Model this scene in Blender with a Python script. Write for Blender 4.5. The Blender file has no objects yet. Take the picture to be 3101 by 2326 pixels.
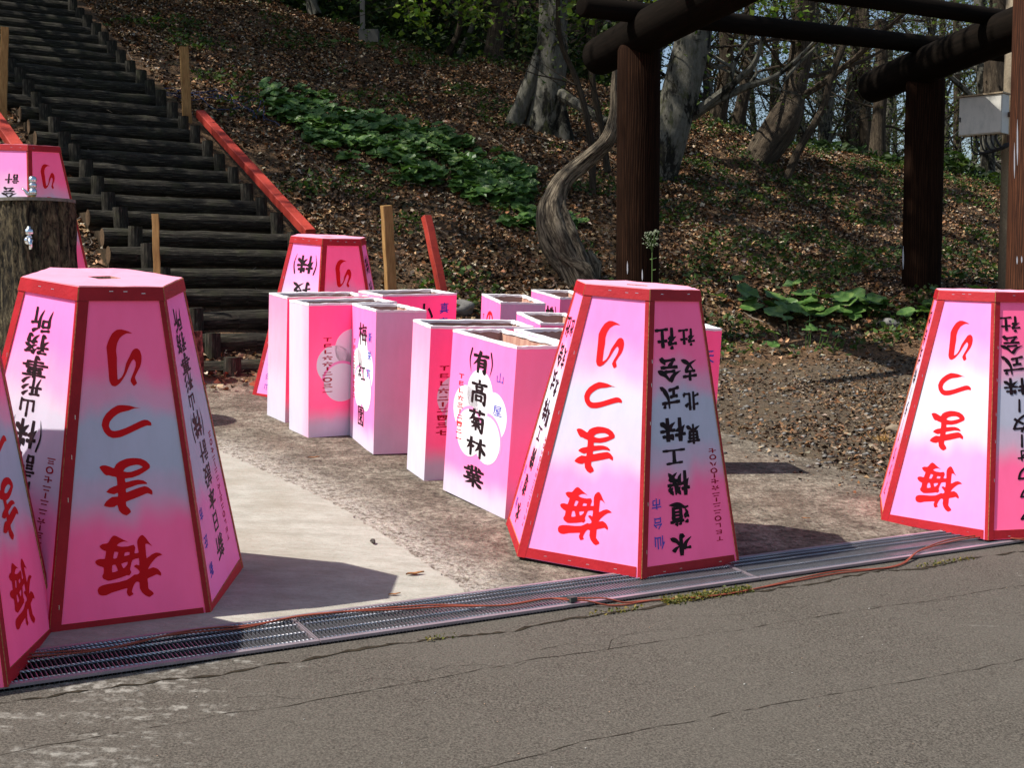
import bpy, math, random
import numpy as np
from mathutils import Vector, Matrix
from mathutils.geometry import tessellate_polygon
SC = bpy.context.scene
COL = SC.collection
rad = math.radians
# ------------------------------------------------------------------ camera
EYE = 1.6267
cd = bpy.data.cameras.new("camera"); cam = bpy.data.objects.new("camera", cd); COL.objects.link(cam)
cam.location = (0, 0, EYE); cam.rotation_euler = (rad(90 - 4.0101), 0, 0)
cd.sensor_width = 36; cd.sensor_fit = 'HORIZONTAL'; cd.lens = 3939.3 / 3101 * 36; cd.clip_start = 0.05; cd.clip_end = 600
SC.camera = cam
# ------------------------------------------------------------------ sky, sun, exposure
SUNV = Vector((-0.80, -0.27, 1.227)).normalized()
w = bpy.data.worlds.new("World"); SC.world = w; w.use_nodes = True
nt = w.node_tree; nt.nodes.clear()
sky = nt.nodes.new('ShaderNodeTexSky'); sky.sky_type = 'NISHITA'; sky.sun_disc = False
sky.sun_elevation = math.asin(SUNV.z); sky.sun_rotation = math.atan2(SUNV.x, SUNV.y) % (2 * math.pi)
sky.air_density = 1.0; sky.dust_density = 1.5; sky.ozone_density = 1.0
bg = nt.nodes.new('ShaderNodeBackground'); bg.inputs[1].default_value = 0.10
ow = nt.nodes.new('ShaderNodeOutputWorld')
nt.links.new(sky.outputs[0], bg.inputs[0]); nt.links.new(bg.outputs[0], ow.inputs[0])
sd = bpy.data.lights.new("sun", 'SUN'); sd.energy = 4.9; sd.angle = rad(0.53); sd.color = (1.0, 0.955, 0.88)
so = bpy.data.objects.new("sun", sd); COL.objects.link(so); so.rotation_euler = SUNV.to_track_quat('Z', 'Y').to_euler()
so.location = (-8, -3, 12)
vs = SC.view_settings; SC.display_settings.display_device = 'sRGB'
vs.view_transform = 'Standard'; vs.look = 'None'; vs.gamma = 1; vs.use_curve_mapping = False; vs.exposure = 0.42
SC.cycles.max_bounces = 6; SC.cycles.diffuse_bounces = 3; SC.cycles.transparent_max_bounces = 8
# ------------------------------------------------------------------ helpers
def tag(o, label=None, cat=None, group=None, kind=None):
    if label: o["label"] = label
    if cat: o["category"] = cat
    if group: o["group"] = group
    if kind: o["kind"] = kind
    return o
def empty(name, loc=(0, 0, 0), rot=None, label=None, cat=None, group=None):
    o = bpy.data.objects.new(name, None); COL.objects.link(o); o.location = loc; o.empty_display_size = 0.1
    if rot is not None: o.rotation_euler = rot
    return tag(o, label, cat, group)
def link(name, me, parent=None):
    o = bpy.data.objects.new(name, me); COL.objects.link(o)
    if parent is not None: o.parent = parent
    return o
class MB:
    def __init__(s): s.v = []; s.f = []; s.m = []; s.uv = []
    def face(s, pts, uvs=None, mat=0):
        n = len(s.v); s.v += [tuple(p) for p in pts]; s.f.append(tuple(range(n, n + len(pts)))); s.m.append(mat)
        s.uv += uvs if uvs else [(0, 0)] * len(pts)
    def box(s, c, size, mat=0, M=None, mats=None):
        x, y, z = [k / 2 for k in size]; P = [Vector(c) + Vector((a * x, b * y, d * z)) for a in (-1, 1) for b in (-1, 1) for d in (-1, 1)]
        if M is not None: P = [M @ p for p in P]
        for i, q in enumerate(((0, 1, 3, 2), (4, 6, 7, 5), (0, 4, 5, 1), (2, 3, 7, 6), (0, 2, 6, 4), (1, 5, 7, 3))):
            s.face([P[k] for k in q], [(0, 0), (1, 0), (1, 1), (0, 1)], mats[i] if mats else mat)
    def prism(s, A, B, mat=0, side=None, uvA=None):
        """closed prism between matching polygons A (outer, seen) and B (inner)"""
        s.face(A, uvA, mat); s.face(B[::-1], None, mat); n = len(A)
        for i in range(n):
            j = (i + 1) % n; s.face([A[j], A[i], B[i], B[j]], None, mat if side is None else side)
    def tube(s, path, radii, n=8, mat=0, cap=True, wob=0, rng=None):
        path = [Vector(p) for p in path]; L = len(path); base = len(s.v)
        if not hasattr(radii, '__len__'): radii = [radii] * L
        up = None; acc = 0; rings = []
        for i, p in enumerate(path):
            t = (path[min(i + 1, L - 1)] - path[max(i - 1, 0)]).normalized()
            if up is None: up = t.orthogonal().normalized()
            up = (up - t * up.dot(t)); up = up.normalized() if up.length > 1e-6 else t.orthogonal().normalized()
            b = t.cross(up)
            if i: acc += (path[i] - path[i - 1]).length
            ring = []
            for k in range(n):
                a = 2 * math.pi * k / n; r = radii[i]
                if wob: r *= 1 + wob * (rng.random() - .5) * 2
                ring.append(p + (up * math.cos(a) + b * math.sin(a)) * r)
            rings.append((ring, acc))
        for i in range(L - 1):
            (A, a0), (B, a1) = rings[i], rings[i + 1]; c0 = 2 * math.pi * radii[i]; 
            for k in range(n):
                k2 = (k + 1) % n
                s.face([A[k], A[k2], B[k2], B[k]], [(k / n * c0, a0), ((k + 1) / n * c0, a0), ((k + 1) / n * c0, a1), (k / n * c0, a1)], mat)
        if cap:
            s.face(rings[0][0][::-1], None, mat); s.face(rings[-1][0], None, mat)
    def build(s, name, mats, parent=None, smooth=False, merge=False):
        me = s.mesh(name, mats, smooth, merge)
        return link(name, me, parent)
    def mesh(s, name, mats, smooth=False, merge=False):
        me = bpy.data.meshes.new(name); me.from_pydata(s.v, [], s.f)
        for m in (mats if isinstance(mats, (list, tuple)) else [mats]): me.materials.append(m)
        me.polygons.foreach_set('material_index', s.m)
        if s.uv:
            ul = me.uv_layers.new(name='uv'); ul.data.foreach_set('uv', [c for t in s.uv for c in t])
        if merge or smooth:
            import bmesh
            bm = bmesh.new(); bm.from_mesh(me); bmesh.ops.remove_doubles(bm, verts=bm.verts, dist=1e-5); bm.to_mesh(me); bm.free()
        if smooth: me.polygons.foreach_set('use_smooth', [True] * len(me.polygons))
        me.update(); return me
def npmesh(name, V, F, mats, col=None, smooth=False, extra=None, matidx=None):
    """V (n,3), F (m,k) numpy"""
    me = bpy.data.meshes.new(name); V = np.asarray(V, np.float32); F = np.asarray(F, np.int32); m, k = F.shape
    me.vertices.add(len(V)); me.vertices.foreach_set('co', V.ravel())
    me.loops.add(m * k); me.loops.foreach_set('vertex_index', F.ravel())
    me.polygons.add(m); me.polygons.foreach_set('loop_start', np.arange(0, m * k, k, dtype=np.int32)); 
    try: me.polygons.foreach_set('loop_total', np.full(m, k, np.int32))
    except Exception: pass
    for q in (mats if isinstance(mats, (list, tuple)) else [mats]): me.materials.append(q)
    if matidx is not None: me.polygons.foreach_set('material_index', np.asarray(matidx, np.int32))
    if smooth: me.polygons.foreach_set('use_smooth', np.ones(m, bool))
    if col is not None:
        a = me.attributes.new('tint', 'FLOAT_COLOR', 'POINT'); a.data.foreach_set('color', np.asarray(col, np.float32).ravel())
    for nme, arr in (extra or {}).items():
        a = me.attributes.new(nme, 'FLOAT', 'POINT'); a.data.foreach_set('value', np.asarray(arr, np.float32))
    me.update(calc_edges=True); return me
# ------------------------------------------------------------------ materials
class NT:
    def __init__(s, name):
        s.mat = bpy.data.materials.new(name); s.mat.use_nodes = True; s.t = s.mat.node_tree; s.t.nodes.clear()
        s.out = s.n('ShaderNodeOutputMaterial')
    def n(s, typ, **kw):
        x = s.t.nodes.new(typ)
        for k, v in kw.items(): setattr(x, k, v)
        return x
    def set(s, sock, v):
        if hasattr(v, 'default_value') or isinstance(v, bpy.types.NodeSocket): s.t.links.new(v, sock)
        elif isinstance(v, (tuple, list)) and len(v) == 3 and sock.type == 'RGBA': sock.default_value = (*v, 1)
        else: sock.default_value = v
    def bsdf(s, color, rough=.8, spec=.3, metal=0, bump=None, bstr=.3, bdist=.01):
        p = s.n('ShaderNodeBsdfPrincipled'); s.set(p.inputs['Base Color'], color); s.set(p.inputs['Roughness'], rough)
        s.set(p.inputs['Specular IOR Level'], spec); s.set(p.inputs['Metallic'], metal)
        if bump is not None:
            b = s.n('ShaderNodeBump'); b.inputs['Strength'].default_value = bstr; b.inputs['Distance'].default_value = bdist
            s.set(b.inputs['Height'], bump); s.t.links.new(b.outputs[0], p.inputs['Normal'])
        s.t.links.new(p.outputs[0], s.out.inputs[0]); return s.mat
    def coord(s, kind='Object', scale=(1, 1, 1)):
        t = s.n('ShaderNodeTexCoord'); o = t.outputs[kind]
        if tuple(scale) != (1, 1, 1):
            m = s.n('ShaderNodeMapping'); m.inputs['Scale'].default_value = scale; s.t.links.new(o, m.inputs[0]); o = m.outputs[0]
        return o
    def noise(s, vec, scale=5, detail=4, rough=.6, dist=0, out=0):
        x = s.n('ShaderNodeTexNoise'); s.set(x.inputs['Vector'], vec); x.inputs['Scale'].default_value = scale
        x.inputs['Detail'].default_value = detail; x.inputs['Roughness'].default_value = rough; x.inputs['Distortion'].default_value = dist
        return x.outputs[out]
    def vor(s, vec, scale=5, feature='F1', out='Distance', rnd=1):
        x = s.n('ShaderNodeTexVoronoi', feature=feature); s.set(x.inputs['Vector'], vec); x.inputs['Scale'].default_value = scale
        x.inputs['Randomness'].default_value = rnd
        return x.outputs[out]
    def wave(s, vec, scale=5, dist=5, detail=2, bands='X'):
        x = s.n('ShaderNodeTexWave', bands_direction=bands); s.set(x.inputs['Vector'], vec); x.inputs['Scale'].default_value = scale
        x.inputs['Distortion'].default_value = dist; x.inputs['Detail'].default_value = detail; return x.outputs['Fac']
    def ramp(s, fac, stops, interp='LINEAR'):
        x = s.n('ShaderNodeValToRGB'); s.set(x.inputs[0], fac); cr = x.color_ramp; cr.interpolation = interp
        while len(cr.elements) < len(stops): cr.elements.new(.5)
        for e, (p, c) in zip(cr.elements, stops):
            e.position = p; e.color = (*c, 1) if isinstance(c, (tuple, list)) else (c, c, c, 1)
        return x.outputs[0]
    def mix(s, f, a, b, typ='MIX'):
        x = s.n('ShaderNodeMix', data_type='RGBA', blend_type=typ); x.clamp_factor = True
        s.set(x.inputs[0], f); s.set(x.inputs[6], a); s.set(x.inputs[7], b); return x.outputs[2]
    def math(s, op, a, b=0.0, clamp=False):
        x = s.n('ShaderNodeMath', operation=op); x.use_clamp = clamp; s.set(x.inputs[0], a); s.set(x.inputs[1], b); return x.outputs[0]
    def attr(s, name, out='Color'):
        x = s.n('ShaderNodeAttribute'); x.attribute_name = name; return x.outputs[out]
def flat(name, color, rough=.7, spec=.3, metal=0, nz=.0, nscale=40):
    q = NT(name); c = color
    if nz:
        f = q.noise(q.coord(), nscale, 4); c = q.mix(q.ramp(f, [(.3, 0.0), (.7, 1.0)]), tuple(k * (1 - nz) for k in color), tuple(min(k * (1 + nz), 1) for k in color))
    return q.bsdf(c, rough, spec, metal)
WHITE = (.66, .635, .75); PINK = (1.62, .205, .47); PINK_SUN = (1.25, .29, .66)  # last pink: sunlit side of the same paint, light put into the colour
def paper(name, stops, pink=PINK, white=WHITE, axis=1, wob=.085):
    """spray-painted paper: fluorescent pink fading into white along the panel (uv 0..1)"""
    q = NT(name); uv = q.coord('UV'); sp = q.n('ShaderNodeSeparateXYZ'); q.set(sp.inputs[0], uv)
    nz = q.noise(uv, 2.2, 2); v = q.math('ADD', sp.outputs[axis], q.math('MULTIPLY', q.math('SUBTRACT', nz, .5), wob * 2))
    f = q.ramp(v, stops, 'EASE')
    fine = q.noise(q.coord('Object'), 260, 2); f2 = q.math('ADD', f, q.math('MULTIPLY', q.math('SUBTRACT', fine, .5), .06), True)
    c = q.mix(f2, white, pink); c = q.mix(1, c, q.ramp(q.noise(q.coord('Object', (1, 1, .35)), 7, 5, .7), [(.3, (.90, .89, .88)), (.6, (1., 1., 1.))]), 'MULTIPLY')
    d = q.n('ShaderNodeBsdfDiffuse'); q.set(d.inputs[0], c)
    wr = q.noise(q.coord('Object', (1, 1, .45)), 4, 4, .55, 1.0); b = q.n('ShaderNodeBump'); b.inputs['Strength'].default_value = .55; b.inputs['Distance'].default_value = .045
    q.set(b.inputs['Height'], wr); q.t.links.new(b.outputs[0], d.inputs[1])
    g = q.n('ShaderNodeBsdfGlossy'); g.inputs['Roughness'].default_value = .45; g.inputs[0].default_value = (1, 1, 1, 1)
    mx = q.n('ShaderNodeMixShader'); mx.inputs[0].default_value = .02
    q.t.links.new(d.outputs[0], mx.inputs[1]); q.t.links.new(g.outputs[0], mx.inputs[2]); q.t.links.new(mx.outputs[0], q.out.inputs[0]); return q.mat
M = {}
M['lan_a'] = paper('lantern_paper', [(.0, 1.), (.27, .98), (.41, .15), (.48, 0.), (.60, .0), (.68, .45), (.78, .95), (1., 1.)])
M['lan_b'] = paper('lantern_paper_sunlit', [(.0, .95), (.30, .85), (.42, .05), (.62, .0), (.74, .65), (.84, 1.), (1., 1.)], PINK_SUN)  # panels towards the sun: same paper, sunlight put into a paler pink
M['lan_c'] = paper('lantern_paper_lilac', [(.0, .9), (.33, .6), (.45, .05), (.60, .05), (.80, .65), (1., .9)], (1.15, .27, .60))
M['box_shade'] = paper('box_paper_shaded', [(.0, 0.), (.07, .05), (.26, .9), (1., 1.)], (1.60, .155, .42))  # printed faces away from the sun: shade put into a deeper pink
M['box_sunlit'] = paper('box_paper_sunlit', [(.0, .05), (.04, .1), (.22, .95), (1., 1.)], (1.15, .24, .58))  # printed faces towards the sun: light put into a paler pink
M['box_side_w'] = paper('box_side_white', [(.0, .0), (1., .08)], (1.1, .3, .55))
M['box_side_m'] = paper('box_side_mauve', [(.0, .15), (.4, .38), (1., .42)], (1.05, .25, .52))
M['box_side_p'] = paper('box_side_pink', [(.0, .0), (.25, .05), (.55, .40), (1., .75)], (1.15, .25, .5))
M['box_side_e'] = paper('box_side_edge_sprayed', [(.0, .0), (.55, .05), (1., .5)], (1.1, .3, .55), axis=0)
M['box_side_pp'] = paper('box_side_full_pink', [(.0, .4), (.3, .8), (1., .95)], (1.12, .24, .46))
M['rim'] = flat('white_paper_rim', (.84, .81, .82), .7, .2)
M['plum'] = flat('plum_white_paint', (.84, .81, .85), .7, .2)
q = NT('plum_pink_line'); M['plumline'] = q.bsdf((.98, .30, .58), .8, .1)
M['top'] = paper('top_pink_board', [(0., .62), (1., .62)], (1.15, .20, .34))
q = NT('red_trim'); o = q.coord(); n1 = q.noise(o, 9, 5); M['red'] = q.bsdf(q.ramp(n1, [(.3, (.34, .007, .014)), (.7, (.47, .013, .022))]), .55, .3, bump=q.noise(o, 60, 3), bstr=.15)
q = NT('raw_wood_edge'); M['edge'] = q.bsdf(q.ramp(q.noise(q.coord(), 90, 3), [(.35, (.30, .13, .04)), (.7, (.62, .38, .16))]), .8, .2)
M['redink'] = flat('red_ink', (.74, .009, .013), .7, .15)
M['telink'] = flat('dark_red_ink', (.38, .012, .03), .8, .1)
q = NT('black_ink'); M['ink'] = q.bsdf(q.ramp(q.noise(q.coord(), 30, 2), [(.3, (.006, .004, .006)), (.75, (.03, .008, .012))]), .6, .2)
M['blueink'] = flat('blue_ink', (.10, .10, .50), .8, .1)
q = NT('lantern_frame_board'); o = q.coord('Object', (1, 1, .12)); M['wood_in'] = q.bsdf(q.mix(q.wave(o, 22, 9, 3), (.50, .26, .20), (.64, .38, .28)), .8, .2)
q = NT('lantern_frame_board_grey'); o = q.coord('Object', (1, 1, .2)); M['wood_in2'] = q.bsdf(q.mix(q.noise(o, 14, 5), (.30, .20, .17), (.46, .31, .28)), .85, .2)
M['staple'] = flat('steel_staple', (.8, .8, .8), .25, .5, 1)
M['chrome'] = flat('chrome', (.75, .76, .78), .08, .5, 1)
M['brass'] = flat('brass_collar', (.5, .28, .08), .3, .5, 1)
# ------------------------------------------------------------------ terrain
DX, DY = math.cos(rad(30.2)), math.sin(rad(30.2)); T0 = 4.345; HW = .145
def st(s, t): return (s * DX - (t + T0) * DY, s * DY + (t + T0) * DX)
def to_st(x, y): return (x * DX + y * DY, -x * DY + y * DX - T0)
def plane(x, y): return -.0472 * x + .0817 * y
def hillp(x, y): return 1.297 - .254 * (x + 1.9) + .39 * (y - 11.5)
def sstep(a, b, x): 
    t = np.clip((x - a) / (b - a), 0, 1); return t * t * (3 - 2 * t)
def wavy(x, y):
    return (.5 * np.sin(1.3 * x + .7 * y) * np.sin(.9 * y - .5 * x + 1) + .3 * np.sin(2.9 * x - 1.1 * y + 2) * np.sin(2.3 * y + 1.7 * x) + .2 * np.sin(5.3 * x + 4.1 * y))
def ridge(x): return 24.4 + .5 * np.sin(.9 * x) + .25 * np.sin(2.3 * x + 1)
def terr(x, y, rough=True):
    x = np.asarray(x, float); y = np.asarray(y, float)
    g = plane(x, np.minimum(y, 30)); R = ridge(x)
    h = hillp(x, np.minimum(y, R))
    left = 1 - sstep(.02, .20, x / np.maximum(y, 1))
    far = np.maximum(y - R, 0)
    beyond = -.10 * np.minimum(far, 4) + left * .42 * np.maximum(far - 4, 0) - (1 - left) * .06 * np.minimum(np.maximum(far - 4, 0), 30)
    h = np.where(y > R, h + beyond, h)
    h = np.minimum(h, 26)
    d = np.abs(g - h); m = np.maximum(g, h) + .12 * np.exp(-(d / .22) ** 2) * .5
    m = m + .65 * np.exp(-((x - 5.5) / 3) ** 2 - ((y - 15) / 2.6) ** 2)
    if rough:
        k = sstep(-.05, .5, h - g + .9 * np.exp(-((x - 5.5) / 3) ** 2 - ((y - 14.5) / 2.8) ** 2)); m = m + wavy(x, y) * (.085 + .08 * sstep(1.0, 3.0, x)) * k
    return m
def hz(x, y): return float(terr(x, y))
def spacing(lo, a, b, hi, fine, grow=1.18):
    out = list(np.arange(a, b + fine / 2, fine)); st_ = fine; v = a; pre = []
    while v > lo: st_ *= grow; v -= st_; pre.append(v)
    st_ = fine; v = out[-1]; post = []
    while v < hi: st_ *= grow; v += st_; post.append(v)
    return np.array(pre[::-1] + out + post)
q = NT('ground_cover'); o = q.coord()
lit = q.attr('litter', 'Fac'); grv = q.attr('gravel', 'Fac')
n1 = q.noise(o, 1.3, 5, .65); n2 = q.noise(o, 26, 5, .7); n3 = q.noise(o, 4.5, 4, .6); v1 = q.vor(o, 55); vc = q.vor(o, 48, out='Color')
asph = q.mix(q.ramp(n2, [(.35, 0.), (.68, 1.)]), (.060, .048, .035), (.215, .178, .135))
asph = q.mix(q.ramp(n3, [(.42, 0.), (.62, 1.)]), asph, q.mix(q.ramp(n2, [(.4, 0.), (.6, 1.)]), (.14, .117, .088), (.32, .28, .22)))
asph = q.mix(q.ramp(n1, [(.50, 0.), (.75, .55)]), asph, (.26, .185, .14))
asph = q.mix(q.ramp(q.math('ADD', q.math('MULTIPLY', q.noise(o, 70, 3), .5), q.math('MULTIPLY', q.noise(o, 17, 4, .7), .5)), [(.53, 0.), (.60, .8)]), asph, (.045, .036, .029))
asph = q.mix(q.math('MULTIPLY', q.attr('near', 'Fac'), q.ramp(q.noise(o, 30, 5, .75), [(.40, 0.), (.55, .85)])), asph, (.50, .46, .40))
grc = q.mix(.3, q.ramp(q.noise(o, 12, 5), [(.3, (.045, .030, .018)), (.7, (.15, .105, .065))]), vc, 'MULTIPLY')
grc = q.mix(.75, grc, q.ramp(n2, [(.35, (.035, .025, .015)), (.7, (.20, .15, .10))]))
lic = q.mix(q.ramp(q.noise(o, 38, 5, .7), [(.38, 0.), (.62, 1.)]), (.030, .020, .012), (.20, .115, .06))
lic = q.mix(q.ramp(q.noise(o, 2.1, 5, .7), [(.52, 0.), (.68, .8)]), lic, (.030, .036, .014))
gm = q.ramp(q.math('ADD', grv, q.math('MULTIPLY', q.math('SUBTRACT', n3, .5), 1.1)), [(.42, 0.), (.58, 1.)])
lm = q.ramp(q.math('ADD', lit, q.math('MULTIPLY', q.math('SUBTRACT', n3, .5), .9)), [(.42, 0.), (.58, 1.)])
c = q.mix(lm, q.mix(gm, asph, grc), lic)
M['ground'] = q.bsdf(c, .9, .2, bump=q.math('ADD', q.math('ADD', n2, q.noise(o, 11, 5, .7)), q.math('MULTIPLY', v1, .25)), bstr=1.0, bdist=.022)
q = NT('asphalt_road'); o = q.coord(); f1 = q.noise(o, 130, 3, .7); f2 = q.noise(o, 2.2, 6, .7); f3 = q.noise(o, 24, 4, .65)
c = q.mix(q.ramp(f1, [(.36, 0.), (.66, 1.)]), (.030, .025, .019), (.145, .127, .103))
c = q.mix(q.ramp(f2, [(.35, .0), (.7, .55)]), c, (.108, .096, .079))
sp = q.n('ShaderNodeSeparateXYZ'); q.set(sp.inputs[0], o)
lw = q.ramp(q.math('ADD', q.math('MULTIPLY', sp.outputs[0], -.50), q.math('MULTIPLY', f3, .5)), [(.55, 0.), (.85, 1.)])
streak = q.noise(q.coord('Object', (.8, 3.4, 1)), 3.2, 6, .75)
c = q.mix(q.math('MULTIPLY', q.ramp(q.math('ADD', streak, q.math('MULTIPLY', lw, .16)), [(.63, 0.), (.75, .7)]), q.ramp(f3, [(.45, .0), (.60, 1.)])), c, (.34, .32, .28))
c = q.mix(q.ramp(q.vor(o, 34), [(.0, .45), (.05, .0)]), c, (.42, .40, .36))
M['road'] = q.bsdf(c, .88, .25, bump=q.math('ADD', f1, q.math('MULTIPLY', f3, .8)), bstr=.6, bdist=.006)
q = NT('concrete_slab'); o = q.coord(); m_ = q.n('ShaderNodeMapping'); q.set(m_.inputs[0], o); m_.inputs['Rotation'].default_value = (0, 0, rad(-14)); m_.inputs['Scale'].default_value = (.8, 2.2, 1)
b1 = q.noise(m_.outputs[0], 5, 7, .8); b2 = q.noise(o, 1.6, 4); b3 = q.noise(o, 60, 3, .7); m2_ = q.n('ShaderNodeMapping'); q.set(m2_.inputs[0], o); m2_.inputs['Rotation'].default_value = (0, 0, rad(-10)); m2_.inputs['Scale'].default_value = (1, 7, 1); bf = q.noise(m2_.outputs[0], 11, 7, .8)
c = q.mix(q.ramp(b1, [(.36, 0.), (.70, 1.)]), (.30, .285, .24), (.46, .44, .385)); c = q.mix(q.ramp(q.noise(o, 5.5, 6, .75), [(.48, .0), (.66, .35)]), c, (.50, .47, .41)); c = q.mix(q.ramp(b2, [(.45, 0.), (.7, .65)]), c, (.25, .215, .16)); c = q.mix(q.ramp(q.attr('edge', 'Fac'), [(0., 0.), (1., .55)]), c, (.26, .205, .14))
c = q.mix(q.ramp(b3, [(.3, .3), (.5, 0.)]), c, (.22, .18, .14)); c = q.mix(q.ramp(bf, [(.34, .55), (.46, 0.)]), c, (.24, .20, .15))
M['slab'] = q.bsdf(c, .85, .25, bump=q.math('ADD', b1, b3), bstr=.5, bdist=.006)
M['dirtgap'] = flat('gap_soil', (.03, .024, .016), .95, .1, nz=.5)
q = NT('worn_concrete_lip'); o = q.coord(); M['lip'] = q.bsdf(q.mix(q.noise(o, 45, 5, .7), (.07, .06, .044), (.20, .175, .135)), .9, .2, bump=q.noise(o, 90, 3), bstr=.5, bdist=.004)

S = spacing(-70, -7.5, 21, 150, .15); Tb = spacing(HW, HW, 22.5, 120, .15); Tf = np.unique(np.minimum(spacing(-60, -1.95, -.25, -.25, .15), -.25))
def sheet(name, S, T, mat, attrs=True):
    ss, tt = np.meshgrid(S, T); X = ss * DX - (tt + T0) * DY; Y = ss * DY + (tt + T0) * DX
    Z = terr(X, Y) if attrs else plane(X, Y)
    ns, ntt = len(S), len(T); idx = np.arange(ns * ntt).reshape(ntt, ns)
    F = np.stack([idx[:-1, :-1], idx[:-1, 1:], idx[1:, 1:], idx[1:, :-1]], -1).reshape(-1, 4)
    ex = None
    if attrs:
        x, y = X.ravel(), Y.ravel(); h = hillp(x, y) - plane(x, y); bank = .65 * np.exp(-((x - 5.5) / 3) ** 2 - ((y - 15) / 2.6) ** 2)
        lit = sstep(-.55, .25, h + bank * .9 + .25 * np.exp(-((x - 3) / 2) ** 2) * (y > 9)); lit = np.maximum(lit, sstep(11.2, 12.6, y - .15 * x))
        gx = 9.3 - 1.9 * (x - 1.3); gr = sstep(-.5, .5, (y - np.where(x > 1.2, np.maximum(gx, 7.0), 10.2)))
        E_ = np.array([(-1.86,7.70),(-1.774,7.629),(-1.613,7.424),(-1.43,7.17),(-1.25,6.924),(-1.08,6.70),(-.911,6.458),(-.69,6.08),(-.487,5.692),(-.34,5.42),(-.2,5.158)]); dm = np.full(len(x), 9.)
        for (ax_, ay_), (bx_, by_) in zip(E_[:-1], E_[1:]):
            tt_ = np.clip(((x - ax_) * (bx_ - ax_) + (y - ay_) * (by_ - ay_)) / ((bx_ - ax_) ** 2 + (by_ - ay_) ** 2), 0, 1); dm = np.minimum(dm, np.hypot(x - ax_ - tt_ * (bx_ - ax_), y - ay_ - tt_ * (by_ - ay_)))
        ex = {'litter': lit, 'gravel': gr, 'near': np.exp(-(dm / .22) ** 2)}
    me = npmesh(name, np.stack([X.ravel(), Y.ravel(), Z.ravel()], 1), F, mat, extra=ex, smooth=True)
    o = link(name, me); tag(o, kind='structure'); return o
ground = sheet('ground', S, Tb, M['ground']); ground['label'] = 'worn asphalt apron, gravel and leaf covered wooded hillside behind the drain'
road = sheet('road', S, Tf, M['road'], False); road['label'] = 'cracked grey asphalt road in the foreground'
lipm = sheet('drain_edge', S, np.array([-.25, -.2, -HW]), M['road'], False)
def pz(x, y, dz=0): return Vector((x, y, plane(x, y) + dz))
# trench under the grates
mb = MB()
for (s0, s1) in [(-9, 12)]:
    a = [pz(*st(s0, -HW)), pz(*st(s1, -HW)), pz(*st(s1, HW)), pz(*st(s0, HW))]; dn = [p - Vector((0, 0, .28)) for p in a]
    mb.face(dn)
    for i in range(4): j = (i + 1) % 4; mb.face([a[i], a[j], dn[j], dn[i]])
o = mb.build('drain_channel', flat('channel_concrete', (.07, .06, .05), .95, .1, nz=.4)); tag(o, 'dark concrete drain channel running under the steel grates', kind='structure')
def strip(name, pts, wid, mat, dz, seed, parent, step=.03, jag=.5):
    rg = random.Random(seed); P = [Vector((*p, 0)) for p in pts]; path = []
    for a, b in zip(P[:-1], P[1:]):
        n = max(1, int((b - a).length / step)); path += [a.lerp(b, i / n) for i in range(n)]
    path.append(P[-1]); mb = MB(); pr = None; off = 0
    for i, p in enumerate(path):
        t = (path[min(i + 1, len(path) - 1)] - path[max(i - 1, 0)]).normalized(); nn = Vector((-t.y, t.x, 0))
        off = off * .86 + rg.uniform(-1, 1) * .010 * jag
        ww = wid * (rg.uniform(.1, 1.2) if rg.random() > .12 else .05) / 2; c = p + nn * off; cur = (c - nn * ww, c + nn * ww)
        if pr: mb.face([pz(pr[0].x, pr[0].y, dz), pz(cur[0].x, cur[0].y, dz), pz(cur[1].x, cur[1].y, dz), pz(pr[1].x, pr[1].y, dz)])
        pr = cur
    o = mb.build(name, mat, parent); o['kind'] = 'stuff'; return o
CR = [[(-1.411,3.504),(-1.318,3.576),(-1.215,3.631),(-1.137,3.683)],[(-1.063,3.733),(-.973,3.781),(-.858,3.864),(-.759,3.906),(-.667,3.958),(-.475,4.076),(-.375,4.138),(-.258,4.204)],
 [(-.258,4.204),(-.113,4.301),(.038,4.403),(.186,4.479),(.332,4.55),(.501,4.65),(.801,4.818),(1.39,5.14),(2.6,5.8)],
 [(-.138,3.534),(.011,3.631),(.097,3.691),(.233,3.787),(.349,3.842),(.493,3.919),(.672,4.025),(1.164,4.287),(1.863,4.652),(3.2,5.4)],
 [(-.30,4.25),(-.22,4.33),(-.10,4.36),(.0,4.33),(.05,4.40)],[(.10,4.52),(.2,4.6),(.34,4.60),(.42,4.66)],[(.55,4.95),(.8,4.98),(.95,5.05),(1.2,5.12)],[(-.86,3.98),(-.76,4.02),(-.64,3.99),(-.60,3.96)],[(-.55,4.10),(-.46,4.19),(-.34,4.2),(-.27,4.18)],[(.22,4.7),(.42,4.72),(.55,4.80),(.78,4.84)],[(.34,4.55),(.36,4.66),(.47,4.76)],[(-1.25,3.66),(-1.12,3.75),(-.98,3.8)],[(1.2,5.04),(1.5,5.22),(1.9,5.36)]]
crm = flat('crack_soil', (.045, .038, .029), .95, .05)  # even dark colour of the thin crack strips
for i, c in enumerate(CR): strip('crack', c, .0042 if i < 4 else .0022, crm, .0015, i, road)
JO = [(-1.9,3.65),(-1.544,3.845),(-1.404,3.931),(-1.203,4.043),(-.997,4.173),(-.868,4.248),(-.727,4.327),(-.41,4.532),(-.181,4.656),(.012,4.761),(.187,4.852),(.317,4.931)]
JO2 = [st(to_st(*p)[0], -.252) for p in JO] + [st(s, -.25) for s in np.linspace(3.1, 9, 12)]
strip('joint_gap', JO2, .020, M['dirtgap'], .002, 77, road, jag=1.2)
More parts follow.
